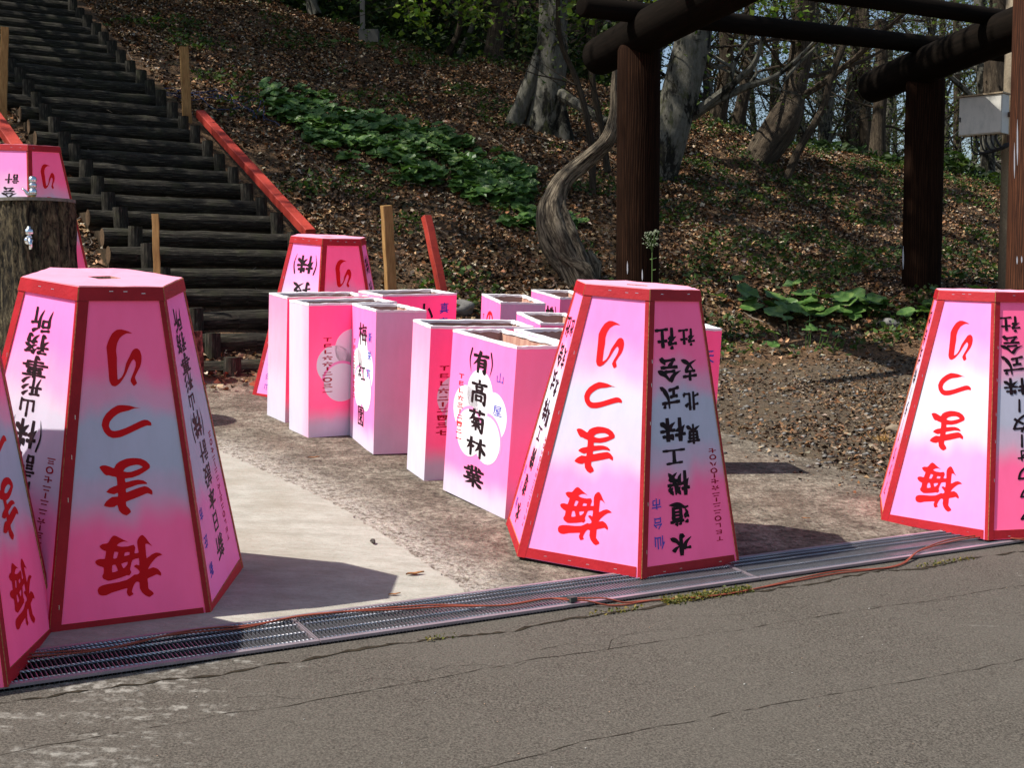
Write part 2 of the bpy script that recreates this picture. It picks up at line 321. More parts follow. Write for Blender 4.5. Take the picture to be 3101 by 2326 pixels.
# concrete slab
edge = [(-1.86,7.70),(-1.774,7.629),(-1.613,7.424),(-1.43,7.17),(-1.25,6.924),(-1.08,6.70),(-.911,6.458),(-.69,6.08),(-.487,5.692),(-.34,5.42),(-.2,5.158)]
_r = random.Random(8); e2 = []
for (a0, b0), (a1, b1) in zip(edge[:-1], edge[1:]):
    for i in range(12): t = i / 12; e2.append((a0 + (a1 - a0) * t + _r.gauss(0, .006), b0 + (b1 - b0) * t + _r.gauss(0, .006)))
edge = e2 + [edge[-1]]
pts = edge + [st(to_st(-.19, 5.1)[0], HW + .004), st(to_st(-6.5, 3)[0], HW + .004), (-6.5, 8.3), (-3.5, 7.95)]
mb = MB(); up = [pz(x, y, .012) for x, y in pts]; dn = [pz(x, y, -.03) for x, y in pts]
tri = tessellate_polygon([[Vector((p.x, p.y, 0)) for p in up]])
for t in tri:
    a = [up[i] for i in t]
    if (a[1] - a[0]).cross(a[2] - a[0]).z < 0: a = a[::-1]
    mb.face(a)
for i in range(len(pts)): j = (i + 1) % len(pts); mb.face([up[j], up[i], dn[i], dn[j]])
o = mb.build('concrete_slab', M['slab']); tag(o, 'pale brushed concrete slab beside the drain', kind='structure')
GLYPH={'ri':[(34,1059),(15,1059),(2,1053),(-11,1042),(-21,1022),(-25,998),(-23,972),(-24,941),(-23,896),(-18,896),(-8,904),(1,922),(9,952),(22,977),(32,996),(40,1003),(50,1004),(59,996),(64,978),(63,957),(58,939),(47,919),(38,900),(45,880),(33,870),(22,888),(27,904),(37,926),(42,942),(43,955),(36,966),(28,958),(17,937),(9,918),(-2,899),(-16,881),(-31,871),(-44,874),(-52,891),(-54,932),(-56,980),(-58,1011),(-50,1035),(-37,1059),(-20,1072),(-3,1073),(17,1067)],'tsu':[(55,790),(36,793),(16,800),(-7,803),(-26,803),(-47,792),(-67,775),(-79,756),(-84,735),(-77,712),(-63,695),(-45,687),(-20,689),(3,697),(29,708),(55,719),(76,726),(91,725),(90,736),(79,745),(65,747),(49,742),(26,732),(0,721),(-24,714),(-40,712),(-52,716),(-59,730),(-55,746),(-42,761),(-27,772),(-12,778),(13,783),(34,790)],'ma':[(-97,586),(-88,592),(-75,592),(-60,586),(-46,580),(-39,593),(-25,603),(-2,611),(24,612),(49,608),(68,598),(80,584),(80,572),(67,563),(43,550),(17,542),(-9,540),(-7,527),(15,531),(36,533),(55,529),(67,521),(68,515),(54,516),(35,515),(14,509),(-7,503),(-6,490),(15,497),(36,503),(57,508),(71,504),(86,490),(86,475),(69,482),(45,474),(18,465),(-8,457),(-7,442),(3,431),(8,419),(-7,408),(-23,415),(-34,428),(-39,448),(-49,442),(-67,442),(-86,449),(-77,464),(-57,478),(-36,478),(-36,491),(-48,487),(-61,490),(-76,497),(-64,509),(-49,515),(-37,519),(-39,547),(-53,551),(-66,556),(-74,556),(-84,565)],'mah':[(-14,567),(-6,577),(11,584),(33,587),(46,584),(55,577),(35,569),(14,563),(-1,563)],'ume':[(-5,312),(-25,324),(-47,338),(-56,340),(-65,333),(-74,319),(-79,315),(-95,314),(-106,307),(-100,297),(-89,289),(-84,287),(-89,261),(-105,262),(-118,259),(-123,252),(-117,242),(-105,235),(-94,230),(-95,210),(-100,201),(-97,191),(-79,181),(-61,183),(-35,188),(-14,194),(-5,193),(2,203),(-2,214),(1,227),(7,246),(30,251),(31,225),(21,229),(11,224),(20,216),(30,205),(30,197),(22,193),(13,194),(1,186),(-14,178),(-42,173),(-73,171),(-99,168),(-113,162),(-118,151),(-114,137),(-103,131),(-87,131),(-68,138),(-42,143),(-14,148),(-17,135),(-14,124),(-7,117),(7,124),(2,132),(4,143),(11,159),(19,167),(29,164),(30,143),(38,126),(51,113),(64,107),(79,116),(76,124),(61,138),(60,156),(59,174),(76,180),(93,186),(107,179),(108,190),(97,205),(80,213),(62,208),(70,223),(85,240),(98,250),(115,255),(105,262),(92,265),(77,260),(58,248),(56,275),(55,299),(65,299),(80,289),(69,303),(57,322),(47,333),(38,331),(29,320),(26,307),(28,287),(30,271),(15,270),(19,290),(13,301),(-7,297),(-30,298),(-46,304),(-34,313),(-19,316)],'umeh1':[(-55,282),(-41,279),(-48,259),(-60,259)],'umeh2':[(-18,276),(-2,276),(-3,266),(-21,264)],'umeh3':[(-64,234),(-53,236),(-45,214),(-65,210)],'umeh4':[(-32,237),(-10,242),(-11,233),(-19,224),(-26,221)]}
# ------------------------------------------------------------------ brush lettering
FONT = {
'水':'v 50,6 50,90 40,84|h 14,36 40,34|p 40,34 30,60 8,82|p 84,22 72,36 56,46|q 54,40 68,66 94,84',
'道':'d 42,6 50,16|p 68,4 58,17|h 32,24 90,19|p 62,20 54,32|v 42,34 43,80|h 42,34 78,32|v 78,32 77,80|h 43,48 77,47|h 43,62 77,61|h 42,78 78,77|d 10,12 20,24|h 8,42 24,40|p 24,40 14,58 24,76|q 6,84 24,80 50,92 96,94',
'機':'h 4,32 34,28|v 20,6 20,94|p 20,34 14,52 4,68|d 24,44 33,54|p 50,8 42,22|p 57,16 42,38|d 50,28 60,36|p 82,8 74,22|p 90,16 74,36|d 82,26 92,34|h 36,48 94,43|q 62,6 65,50 92,92|p 88,58 72,76 54,92|p 48,50 44,72 36,88|h 46,64 60,61',
'工':'h 16,20 82,14|v 50,18 50,82|h 4,86 96,82',
'株':'h 4,32 40,27|v 22,6 22,94|p 22,34 14,52 3,68|d 26,42 36,52|p 58,10 48,30|h 52,27 88,22|h 44,48 96,43|v 70,6 70,94|p 68,47 56,66 40,80|q 72,47 82,66 98,80',
'式':'h 6,34 92,26|q 58,6 64,50 94,92|p 94,92 94,74|d 76,8 86,18|h 16,56 50,51|v 33,54 33,82|h 8,88 56,77',
'会':'p 50,4 32,30 4,46|q 50,6 70,30 98,46|h 30,44 68,41|h 20,60 82,57|p 50,58 42,72 28,86|h 28,88 76,81|d 66,68 84,94',
'社':'d 20,4 32,14|h 6,30 40,24|p 40,24 26,44 4,60|v 24,44 24,94|d 28,46 40,56|h 50,40 88,36|v 68,12 68,86|h 44,90 98,84',
'東':'h 12,18 88,13|v 50,4 50,94|h 24,30 76,28|v 24,28 26,62|v 76,27 74,62|h 26,45 74,44|h 26,60 74,59|p 47,60 30,76 6,88|q 53,60 70,76 96,88',
'北':'h 8,36 36,31|v 34,8 34,92|h 4,82 36,70|p 86,22 72,34 58,42|v 58,8 58,82|h 58,84 92,84|p 92,84 94,66',
'支':'h 12,24 88,18|v 50,4 48,42|h 20,44 74,41|p 74,41 48,72 8,92|q 30,50 56,76 98,92',
'有':'h 6,26 94,20|p 48,2 34,38 4,68|v 34,42 34,96|h 34,42 76,39|v 76,39 76,94 66,86|h 36,56 75,55|h 36,70 75,69',
'高':'v 50,2 50,16|h 6,20 94,16|h 32,30 68,28|v 32,29 34,44|v 68,28 66,44|h 33,43 67,42|v 14,54 12,96|h 14,54 86,51|v 86,51 86,94 76,87|h 34,66 66,65|v 34,65 35,84|v 66,65 65,84|h 34,83 66,82',
'菊':'h 8,16 92,12|v 34,4 35,24|v 66,3 64,23|p 34,26 24,42 8,54|h 28,40 84,36|v 84,36 82,94 70,85|h 24,62 72,59|v 48,42 48,90|d 32,44 40,53|p 64,42 54,54|p 46,62 38,74 22,84|q 50,62 60,72 72,80',
'林':'h 5,30 44,26|v 25,6 25,93|p 25,32 16,50 4,66|d 28,40 40,52|h 50,28 95,24|v 72,4 72,95|p 70,30 60,52 46,70|q 74,32 84,54 99,76',
'業':'v 40,4 41,21|v 60,4 59,21|d 20,8 28,19|p 80,6 70,19|h 4,26 96,21|d 34,28 41,37|p 66,27 60,37|h 16,42 84,38|h 22,53 78,51|h 4,66 96,62|v 50,38 50,96|p 46,66 34,78 10,90|q 54,66 70,80 94,92',
'梅':'h 4,30 38,26|v 21,5 21,95|p 21,32 14,50 3,66|d 24,40 34,50|p 56,6 50,18 42,28|h 50,21 95,17|v 52,32 46,72|h 52,33 88,30|v 88,30 84,90|h 38,53 99,50|h 46,73 92,70|d 66,36 70,47|d 64,56 68,67',
'紅':'p 28,4 18,18 8,27|p 40,20 24,36 8,46|h 10,47 40,40|v 24,46 24,70|p 12,58 4,77|d 32,56 40,69|h 50,24 94,19|v 71,20 71,78|h 44,82 98,77',
'園':'v 8,8 8,96|h 8,9 92,7|v 92,7 92,96|h 8,93 92,92|h 28,23 72,21|v 50,13 50,33|h 20,35 80,33|h 34,45 66,43|v 34,44 34,58|v 66,43 66,58|h 34,57 66,56|p 48,58 38,68 22,76|v 44,66 44,86|q 52,60 66,74 82,84',
'山':'v 50,8 50,78|v 14,36 16,82|h 14,82 88,78|v 88,32 88,86',
'屋':'h 16,10 84,8|v 84,8 82,24|h 16,27 84,24|p 16,10 14,60 3,92|h 28,42 84,38|p 52,40 42,48 34,57|h 34,57 78,54|h 28,74 84,70|v 56,58 56,88|h 18,92 96,88',
'所':'h 8,15 46,10|p 12,26 12,60 2,92|h 12,28 42,26|v 42,26 42,50|h 12,50 42,48|p 90,6 76,14 58,20|p 60,20 58,60 44,92|h 60,43 98,39|v 80,42 80,96',
'務':'h 8,13 42,10|p 42,10 26,27|d 16,22 30,31|h 3,38 46,33|v 28,36 28,92 19,85|p 27,40 18,56 3,70|p 64,4 58,18 48,30|h 60,17 94,13|p 86,15 70,36 48,48|q 58,24 76,38 98,49|h 52,62 86,58|v 86,58 82,92 72,85|p 67,48 60,76 44,95',
'事':'h 6,15 94,11|h 26,25 74,23|v 26,24 27,38|v 74,23 73,38|h 26,37 74,36|h 20,48 82,45|v 81,45 80,74|h 2,62 98,57|h 20,75 81,72|v 50,3 50,95 38,88',
'形':'h 8,17 54,13|h 2,47 58,43|p 22,16 22,56 8,92|v 42,15 42,94|p 90,5 78,18 62,29|p 94,32 80,48 62,58|p 98,60 82,80 60,93',
'計':'h 14,10 36,8|h 2,25 46,21|h 12,39 38,37|h 12,51 38,49|v 14,63 15,90|v 38,62 36,90|h 14,63 38,62|h 15,88 37,87|h 50,43 98,38|v 74,5 74,95',
'技':'h 4,28 40,24|v 23,5 23,92 12,84|h 4,60 40,48|h 48,24 96,19|v 70,5 69,42|h 50,44 86,41|p 86,41 70,68 42,92|q 54,50 72,72 98,92',
}
FONT['ー'] = 'v 54,6 50,94'
FONT.update({'一': 'h 6,52 94,45', '二': 'h 20,30 80,25|h 6,76 94,69', '三': 'h 18,20 82,15|h 24,48 78,43|h 6,82 94,75', '六': 'd 48,6 52,22|h 6,40 94,33|p 34,52 26,70 12,88|d 60,54 84,84', '七': 'h 6,48 94,34|v 46,10 46,74|h 46,80 90,77', '八': 'p 36,20 28,50 8,84|q 56,14 70,50 94,84',
 '四': 'v 14,18 20,84|h 14,18 86,15|v 86,16 80,84|p 40,20 38,40 28,56|v 60,20 62,52|h 20,84 80,81', '〇': 'v 50,12 22,24 14,52 30,82 58,88 84,66 84,34 66,14 50,12', 'T': 'h 8,16 92,9|v 50,14 48,94', 'E': 'v 20,14 18,86|h 20,14 86,9|h 20,48 80,43|h 18,86 92,79', 'L': 'v 26,6 24,88|h 24,88 90,76', '-': 'v 50,16 50,84', '五': 'h 16,16 84,12|v 46,16 36,86|h 22,46 72,43|v 72,43 68,86|h 4,88 96,84'})
_gc = {}
fcu = bpy.data.curves.new('glyph_source', 'FONT'); fob = bpy.data.objects.new('glyph_source', fcu); COL.objects.link(fob)
def fontglyph(ch, off=0.0):
    k = (ch, off)
    if k not in _gc:
        fcu.body = ch; fcu.offset = off; fcu.resolution_u = 3
        dg = bpy.context.evaluated_depsgraph_get(); dg.update(); me = bpy.data.meshes.new_from_object(fob.evaluated_get(dg))
        V = [(v.co.x, v.co.y) for v in me.vertices]; F = [tuple(p.vertices) for p in me.polygons]
        xs = [a for a, b in V]; ys = [b for a, b in V]
        if ord(ch) < 200: x0, x1, y0, y1 = min(xs), max(xs), min(ys), max(ys)
        else: x0, x1, y0, y1 = 0, 1, -.1, .87
        if ch == '-': y0, y1, x0, x1 = -.2, 1.0, -.1, .5
        _gc[k] = ([((a - x0) / (x1 - x0) * 100, 100 - (b - y0) / (y1 - y0) * 100) for a, b in V], F)
        bpy.data.meshes.remove(me)
    return _gc[k]
WD = {'h': [(.0, .75), (.1, 1.0), (.3, .62), (.7, .66), (.92, 1.1), (1, .7)], 'v': [(0, .9), (.08, 1.25), (.3, .95), (.8, .95), (1, .8)], 'p': [(0, .9), (.12, 1.25), (.5, .9), (.8, .5), (1, .1)],
      'q': [(0, .45), (.4, .85), (.75, 1.45), (.9, .9), (1, .1)], 'd': [(0, .35), (.6, 1.3), (1, 1.0)]}
def catmull(P, n):
    if len(P) == 2: return [P[0] + (P[1] - P[0]) * i / n for i in range(n + 1)]
    Q = [P[0] * 2 - P[1]] + P + [P[-1] * 2 - P[-2]]; out = []
    for i in range(1, len(Q) - 2):
        a, b, c, d = Q[i - 1:i + 3]
        for k in range(n):
            t = k / n; out.append(.5 * ((2 * b) + (c - a) * t + (2 * a - 5 * b + 4 * c - d) * t * t + (3 * b - a - 3 * c + d) * t ** 3))
    out.append(P[-1]); return out
def brush(strokes, w):
    """-> list of polygons (each list of 2-D points), one per quad"""
    out = []
    for si, s in enumerate(strokes.split('|')):
        k, *pp = s.split(' '); P = [Vector([float(c) for c in p.split(',')]) for p in pp]
        L = catmull(P, 7 if len(P) < 3 else 5); n = len(L); prof = WD[k]; prev = None
        for i, p in enumerate(L):
            t = i / (n - 1); 
            for (t0, w0), (t1, w1) in zip(prof[:-1], prof[1:]):
                if t <= t1 + 1e-6: ww = w0 + (w1 - w0) * (t - t0) / (t1 - t0); break
            d = (L[min(i + 1, n - 1)] - L[max(i - 1, 0)]); d = d.normalized() if d.length else Vector((1, 0)); nn = Vector((-d.y, d.x)) * ww * w / 2
            if i == 0 and k in 'hv': p = p - d * w * .25
            if i == n - 1 and k in 'hv': p = p + d * w * .25
            cur = (p + nn, p - nn)
            if prev: out.append((si, [prev[0], cur[0], cur[1], prev[1]]))
            prev = cur
    return out
class Face:
    """flat sheet to write on: O origin, U right, V down (as read), N outward"""
    def __init__(s, O, U, V, N): s.O, s.U, s.V, s.N = Vector(O), Vector(U), Vector(V), Vector(N)
    def P(s, u, v, n): return s.O + s.U * u + s.V * v + s.N * n
def put(mb, face, polys, n0):
    for si, pl in polys:
        pts = [face.P(a, b, n0 + si * .00002) for a, b in pl]
        nn = (pts[1] - pts[0]).cross(pts[2] - pts[0])
        if nn.dot(face.N) < 0: pts = pts[::-1]
        mb.face(pts)
def write(mb, face, items, n0=.0009, bw=12.5, font=False, off=.012):
    """items: (char, uc, vc, w, h)"""
    for ch, uc, vc, ww, hh in items:
        def tr(p): return (uc + (p[0] / 100 - .5) * ww, vc + (p[1] / 100 - .5) * hh)
        if ch in '㈱㈲':
            inner = {'㈱': '株', '㈲': '有'}[ch]
            write(mb, face, [(inner, uc, vc, ww * .72, hh * .92)], n0, bw * 1.15)
            pol = brush('n 9,0 1,50 9,100|n 91,0 99,50 91,100'.replace('n', 'p'), 5); put(mb, face, [(a + 20, [tr(x) for x in b]) for a, b in pol], n0)
        elif ch in FONT and not font:
            put(mb, face, [(a, [tr(x) for x in b]) for a, b in brush(FONT[ch], bw)], n0)
        else:
            V, F = fontglyph(ch, off)
            # hand-lettered lean: horizontals climb to the right
            V = [(x, y - (x - 50) * .07) for x, y in V]
            put(mb, face, [(0, [tr(V[i]) for i in f]) for f in F], n0)
def column(txt, u, v0, v1, ww, skinny=1.0, u1=None):
    n = len(txt); wt = [.55 if c == '-' else 1 for c in txt]; tot = sum(wt); out = []; v = v0; dv = (v1 - v0) / tot
    for c, k in zip(txt, wt):
        vc = v + dv * k / 2; uu = u if u1 is None else u + (u1 - u) * (vc - v0) / (v1 - v0)
        hh = abs(dv) * (.84 if k == 1 else .8)
        if c in 'TEL': hh *= .78
        out.append((c, uu, vc, ww * (.9 if c in 'TEL' else 1), hh)); v += dv * k
    return out
def smooth_poly(P):
    P = [Vector(p) for p in P]; n = len(P); out = []
    for i in range(n):
        a, b, c, d = P[i - 1], P[i], P[(i + 1) % n], P[(i + 2) % n]
        ang = (b - a).angle(c - b, 0) if (b - a).length and (c - b).length else 0
        out.append(b)
        t = .5; m = .5 * ((2 * b) + (c - a) * t * .6 + (2 * a - 5 * b + 4 * c - d) * t * t * .6 + (3 * b - a - 3 * c + d) * t ** 3 * .6)
        m = (b + c) / 2 * .5 + (.5 * ((2 * b) + (c - a) * t + (2 * a - 5 * b + 4 * c - d) * t * t + (3 * b - a - 3 * c + d) * t ** 3)) * .5
        out.append(m)
    return out
def plate(mb, face, outer, holes=(), n0=.0009):
    loops = [smooth_poly(outer)] + [smooth_poly(h) for h in holes]
    allp = [p for l in loops for p in l]
    for t in tessellate_polygon([[Vector((p.x, p.y, 0)) for p in l] for l in loops]):
        pts = [face.P(allp[i].x, allp[i].y, n0) for i in t]
        if (pts[1] - pts[0]).cross(pts[2] - pts[0]).dot(face.N) < 0: pts = pts[::-1]
        mb.face(pts)
# ------------------------------------------------------------------ hexagonal lantern shells
RT, RB, LH = .2872, .5710, 1.2
def R3(up, yaw):
    up = Vector(up).normalized(); x = Vector((math.cos(yaw), math.sin(yaw), 0)); x = (x - up * x.dot(up)).normalized(); y = up.cross(x)
    return Matrix((x, y, up)).transposed()
def pose(q):
    x, y, yaw, tx, ty, dz = q
    m = R3((.0472 + tx, -.0817 + ty, 1), yaw).to_4x4(); m.translation = (x, y, plane(x, y) + dz); return m
def hv(r, k, z=0): a = rad(-120 + 60 * k); return Vector((r * math.cos(a), r * math.sin(a), z))
def rot_text(F):  # writing stands on its head: read from the bottom
    return F
def panel_face(k):
    b0, b1, t0, t1 = hv(RB, k), hv(RB, k + 1), hv(RT, k, LH), hv(RT, k + 1, LH)
    O = (b0 + b1) / 2; U = (b1 - b0).normalized(); Vv = ((t0 + t1) / 2 - O).normalized(); N = U.cross(Vv)
    return Face(O, U, Vv, N)
def flipitems(items):
    """text turned by 180 degrees: Face with U reversed; u,v of the item centres stay in panel coordinates"""
    return [(c, -u, v, w_, h_) for c, u, v, w_, h_ in items]
def lantern(name, q, label, papers, right_text, left_text, extra=None):
    root = empty(name, label=label, cat='paper lantern', group='upside down hexagonal festival lanterns'); root.matrix_world = pose(q)
    SL = math.sqrt(LH ** 2 + (math.cos(rad(30)) * (RB - RT)) ** 2)
    rg = random.Random(label)
    for k in range(6):
        F = panel_face(k); mb = MB(); nb = 9
        # slightly sagging paper grid
        wb, wt = RB / 2, RT / 2
        def pp(i, j):
            u, v = i / 6, j / 12; half = wb + (wt - wb) * v; s = -.0006 * math.sin(math.pi * u) * math.sin(math.pi * v) * (1 + .4 * math.sin(9 * v + k))
            return F.P((2 * u - 1) * half, v * SL, s)
        for i in range(6):
            for j in range(12):
                mb.face([pp(i, j), pp(i + 1, j), pp(i + 1, j + 1), pp(i, j + 1)], [(i / 6, j / 12), ((i + 1) / 6, j / 12), ((i + 1) / 6, (j + 1) / 12), (i / 6, (j + 1) / 12)])
        pn = mb.build('paper_panel', M[papers[k % len(papers)]], root, smooth=True)
        # red trim strips of thin board, raw edges
        for (nm, v0, v1, thick) in (('bottom_trim', .003, .046, .0042), ('top_trim', SL - .050, SL - .002, .0085)):
            hv0 = wb + (wt - wb) * v0 / SL + .003; hv1 = wb + (wt - wb) * v1 / SL + .003; ins = .026 if nm == 'bottom_trim' else .0
            A = [F.P(-hv0 + ins, v0, thick), F.P(hv0 - ins, v0, thick), F.P(hv1 - ins, v1, thick), F.P(-hv1 + ins, v1, thick)]
            Bk = [F.P(-hv0 + ins, v0, .0006), F.P(hv0 - ins, v0, .0006), F.P(hv1 - ins, v1, .0006), F.P(-hv1 + ins, v1, .0006)]
            mb = MB(); mb.prism(A, Bk, 0, 1); mb.build(nm, [M['red'], M['edge']], root)
        # corner strip at vertex k: one broad wing on this panel, thin on the other
        G = panel_face(k - 1)
        mb = MB(); w1 = .035; w0 = .009; b = -wb; t = -wt
        v0, v1 = .0, SL - .051
        tt = lambda v: -(wb + (wt - wb) * v / SL)
        thick = .0052
        if k % 2: w1, w0 = .028, .016
        A = [F.P(tt(v0) - .002, v0, thick), F.P(tt(v0) + w1, v0, thick), F.P(tt(v1) + w1, v1, thick), F.P(tt(v1) - .002, v1, thick)]
        Bk = [F.P(tt(v0) - .002, v0, .0004), F.P(tt(v0) + w1, v0, .0004), F.P(tt(v1) + w1, v1, .0004), F.P(tt(v1) - .002, v1, .0004)]
        mb.prism(A, Bk, 0, 1)
        A = [G.P(-tt(v0) - w0, v0, thick), G.P(-tt(v0) + .001, v0, thick), G.P(-tt(v1) + .001, v1, thick), G.P(-tt(v1) - w0, v1, thick)]
        Bk = [G.P(-tt(v0) - w0, v0, .0004), G.P(-tt(v0) + .001, v0, .0004), G.P(-tt(v1) + .001, v1, .0004), G.P(-tt(v1) - w0, v1, .0004)]
        mb.prism(A, Bk, 0, 1)
        mb.build('corner_strip', [M['red'], M['edge']], root)
    # staples
    mb = MB()
    for k in range(6):
        F = panel_face(k)
        for (v, n, th, vert) in ((.020, 4, .0048, 0), (SL - .02, 4, .0091, 0), (0, 6, .0058, 1)):
            for i in range(n):
                if rg.random() < .2: continue
                if vert: vv = .1 + (SL - .25) * (i + rg.random() * .4) / n; u = -(RB + (RT - RB) * vv / SL) / 2 + .022; du, dv = .0008, .008
                else: half = (RB + (RT - RB) * v / SL) / 2; u = (-.8 + 1.6 * (i + .5) / n) * half + rg.uniform(-.02, .02); vv = v + rg.uniform(-.006, .006); du, dv = .007, .0008
                mb.face([F.P(u - du, vv - dv, th), F.P(u + du, vv - dv, th), F.P(u + du, vv + dv, th), F.P(u - du, vv + dv, th)])
    o = mb.build('staples', M['staple'], root); o['kind'] = 'stuff'
    # pink top board with its square pole hole, ragged paper edge
    mb = MB(); zt = LH + .002; hs = .047; n = 36; ro = []
    for i in range(n):
        a = 2 * math.pi * i / n; k60 = (a % (math.pi / 3)) - math.pi / 6; r = (RT + .006) * math.cos(math.pi / 6) / math.cos(k60) - .001 + rg.uniform(-.0022, .0016)
        ro.append(Vector((r * math.cos(a), r * math.sin(a), zt + rg.uniform(-.001, .0025))))
    sq = []
    for i in range(n):
        a = 2 * math.pi * i / n; m_ = max(abs(math.cos(a - .3)), abs(math.sin(a - .3))); sq.append(Vector((hs / m_ * math.cos(a), hs / m_ * math.sin(a) * .8, zt - .0015)))
    for i in range(n):
        j = (i + 1) % n
        mb.face([sq[i], ro[i], ro[j], sq[j]]); mb.face([ro[i], Vector((*ro[i].xy, zt - .012)), Vector((*ro[j].xy, zt - .012)), ro[j]], None, 0)
        mb.face([sq[j], Vector((*sq[j].xy, zt - .03)), Vector((*sq[i].xy, zt - .03)), sq[i]], None, 1)
        mb.face([Vector((*sq[i].xy, zt - .03)), Vector((*ro[i].xy, zt - .03)) * 1, Vector((*ro[j].xy, zt - .03)), Vector((*sq[j].xy, zt - .03))][::-1], None, 1)
    mb.build('top_board', [M['top'], M['wood_in']], root)
    # bottom rim boards (inside)
    for k in range(6):
        a, b = hv(RB - .012, k, .004), hv(RB - .012, k + 1, .004); c, d = hv(RB - .05, k + 1, .004), hv(RB - .05, k, .004); up = Vector((0, 0, .02))
        mb = MB(); mb.prism([p + up for p in (a, b, c, d)], [a, b, c, d]); mb.build('base_board', M['wood_in'], root)
    return root
def letters_of(root, F, items, mat, nm, n0, bw, font):
    for it in items:
        mb = MB(); write(mb, F, [it], n0=n0, bw=bw, font=font, off=.016); mb.build(nm, M[mat], root)
def mk_letters(root, k, kind, items=None):
    F = panel_face(k); N = F.N
    if kind == 'title':
        G_ = Face(F.O, F.U, F.V, N)
        for key, holes in (('ri', ()), ('tsu', ()), ('ma', ('mah',)), ('ume', ('umeh1', 'umeh2', 'umeh3', 'umeh4'))):
            mb = MB(); plate(mb, G_, [(a / 1000, b / 1000) for a, b in GLYPH[key]], [[(a / 1000, b / 1000) for a, b in GLYPH[h]] for h in holes]); mb.build('festival_title', M['redink'], root)
    else:
        # reading frame: turned by 180 degrees
        G_ = Face(F.O, -F.U, F.V, N)
        main, sub, blue, tel = items
        def conv(L): return [(c, -u, v, a, b) for c, u, v, a, b in L]
        letters_of(root, G_, conv(main + sub), 'ink', 'company_character', .0009, 16.0 if sub else 13, False)
        if blue: letters_of(root, G_, conv(blue), 'blueink', 'town_character', .0009, 12, True)
        if tel:
            mb = MB(); write(mb, G_, [(c, -u, v, a, b) for c, u, v, a, b in tel], bw=18); mb.build('phone_lettering', M['telink'], root)['kind'] = 'stuff'
SUIDO = ([('社', -.064, 1.012, .125, .10), ('会', -.057, .877, .142, .115), ('式', -.060, .757, .112, .112), ('株', -.058, .617, .148, .108), ('工', -.060, .500, .130, .082), ('機', -.045, .385, .132, .112), ('道', -.050, .250, .124, .10), ('水', -.048, .120, .142, .098)],
         [('社', .056, 1.018, .096, .080), ('支', .060, .876, .10, .10), ('北', .058, .738, .094, .090), ('東', .060, .594, .09, .09)],
         [('市', -.177, .305, .058, .05), ('台', -.175, .222, .056, .052), ('仙', -.172, .140, .062, .058)],
         column('TEL〇二二-二六七-〇八〇七', .180, .110, .530, .046, u1=.166))
NIHON = ([('所', -.012, 1.083, .105, .095), ('務', -.018, .997, .125, .078), ('事', -.008, .915, .128, .078), ('形', -.010, .846, .105, .078), ('山', -.014, .770, .088, .078), ('㈱', .0, .677, .16, .115), ('計', .02, .568, .112, .088), ('設', .018, .468, .112, .088), ('本', .016, .375, .11, .085), ('日', .014, .285, .09, .08), ('新', .010, .185, .115, .095)],
         [], [('市', -.165, .37, .05, .05), ('庄', -.167, .26, .05, .05), ('新', -.165, .15, .056, .056)],
         column('TEL〇二三-六二二-二七〇三', .150, .16, .62, .042))
WATER = ([('社', -.072, 1.065, .125, .085), ('会', -.07, .962, .138, .10), ('式', -.07, .858, .13, .11), ('株', -.065, .752, .14, .09), ('ー', -.05, .655, .1, .07), ('タ', -.05, .568, .13, .10), ('ー', -.05, .48, .1, .07), ('ォ', -.05, .40, .09, .075), ('ウ', -.045, .315, .12, .09), ('ク', -.045, .225, .11, .08), ('ア', -.045, .125, .11, .09)],
         [], [], column('TEL〇二三-三六五-一二七〇', .17, .15, .58, .042))
GIJU = ([('㈱', .02, 1.027, .21, .15), ('技', .018, .84, .17, .12), ('建', .018, .70, .15, .11), ('設', .018, .56, .15, .11), ('工', .018, .43, .13, .08), ('業', .018, .31, .15, .11)], [], [('市', -.165, .28, .05, .05), ('形', -.165, .18, .05, .05), ('山', -.165, .10, .05, .05)], [])
KAIKEI = ([('計', .035, .945, .12, .085), ('会', .02, .83, .14, .10), ('木', -.0, .71, .14, .10), ('務', .0, .585, .14, .10), ('所', .0, .46, .12, .10)], [], [], [])
LQ = {'M': (.4923, 5.9599, -.4347, .0136, .0181, .0025), 'L2': (-1.6049, 5.0081, .5281, .0264, -.0422, .0111), 'R': (2.462, 6.8225, -.7761, -.0307, .0488, -.0028),
      'B': (-1.4229, 9.852, .5171, 0, -.0073, -.0219), 'A': (-4.0717, 11.0066, .898, -.0141, .0117, .5592), 'L1': (-2.075, 4.195, 1.6469, .0266, .07, .0095)}
lan = [('M', 'central hexagonal pink lantern standing alone between the open boxes and the drain', ['lan_b', 'lan_a'], SUIDO),
       ('L2', 'large hexagonal pink lantern on the pale slab, square hole visible in its top', ['lan_a', 'lan_b'], NIHON),
       ('R', 'hexagonal pink lantern cut off by the right edge, in front of the brown post', ['lan_b', 'lan_a'], WATER),
       ('B', 'hexagonal pink lantern behind the open boxes at the foot of the log steps', ['lan_a', 'lan_b'], GIJU),
       ('A', 'hexagonal pink lantern on the bank behind the bark covered tap post', ['lan_a', 'lan_b'], KAIKEI),
       ('L1', 'hexagonal pink lantern at the lower left edge, mostly out of frame', ['lan_a', 'lan_a'], NIHON)]
for key, lab, pap, txt in lan:
    r = lantern('festival_lantern', LQ[key], lab, pap, None, None)
    for k in (0, -2, 2): mk_letters(r, k, 'title')
    for k in (1, -1, 3): mk_letters(r, k, 'firm', txt)
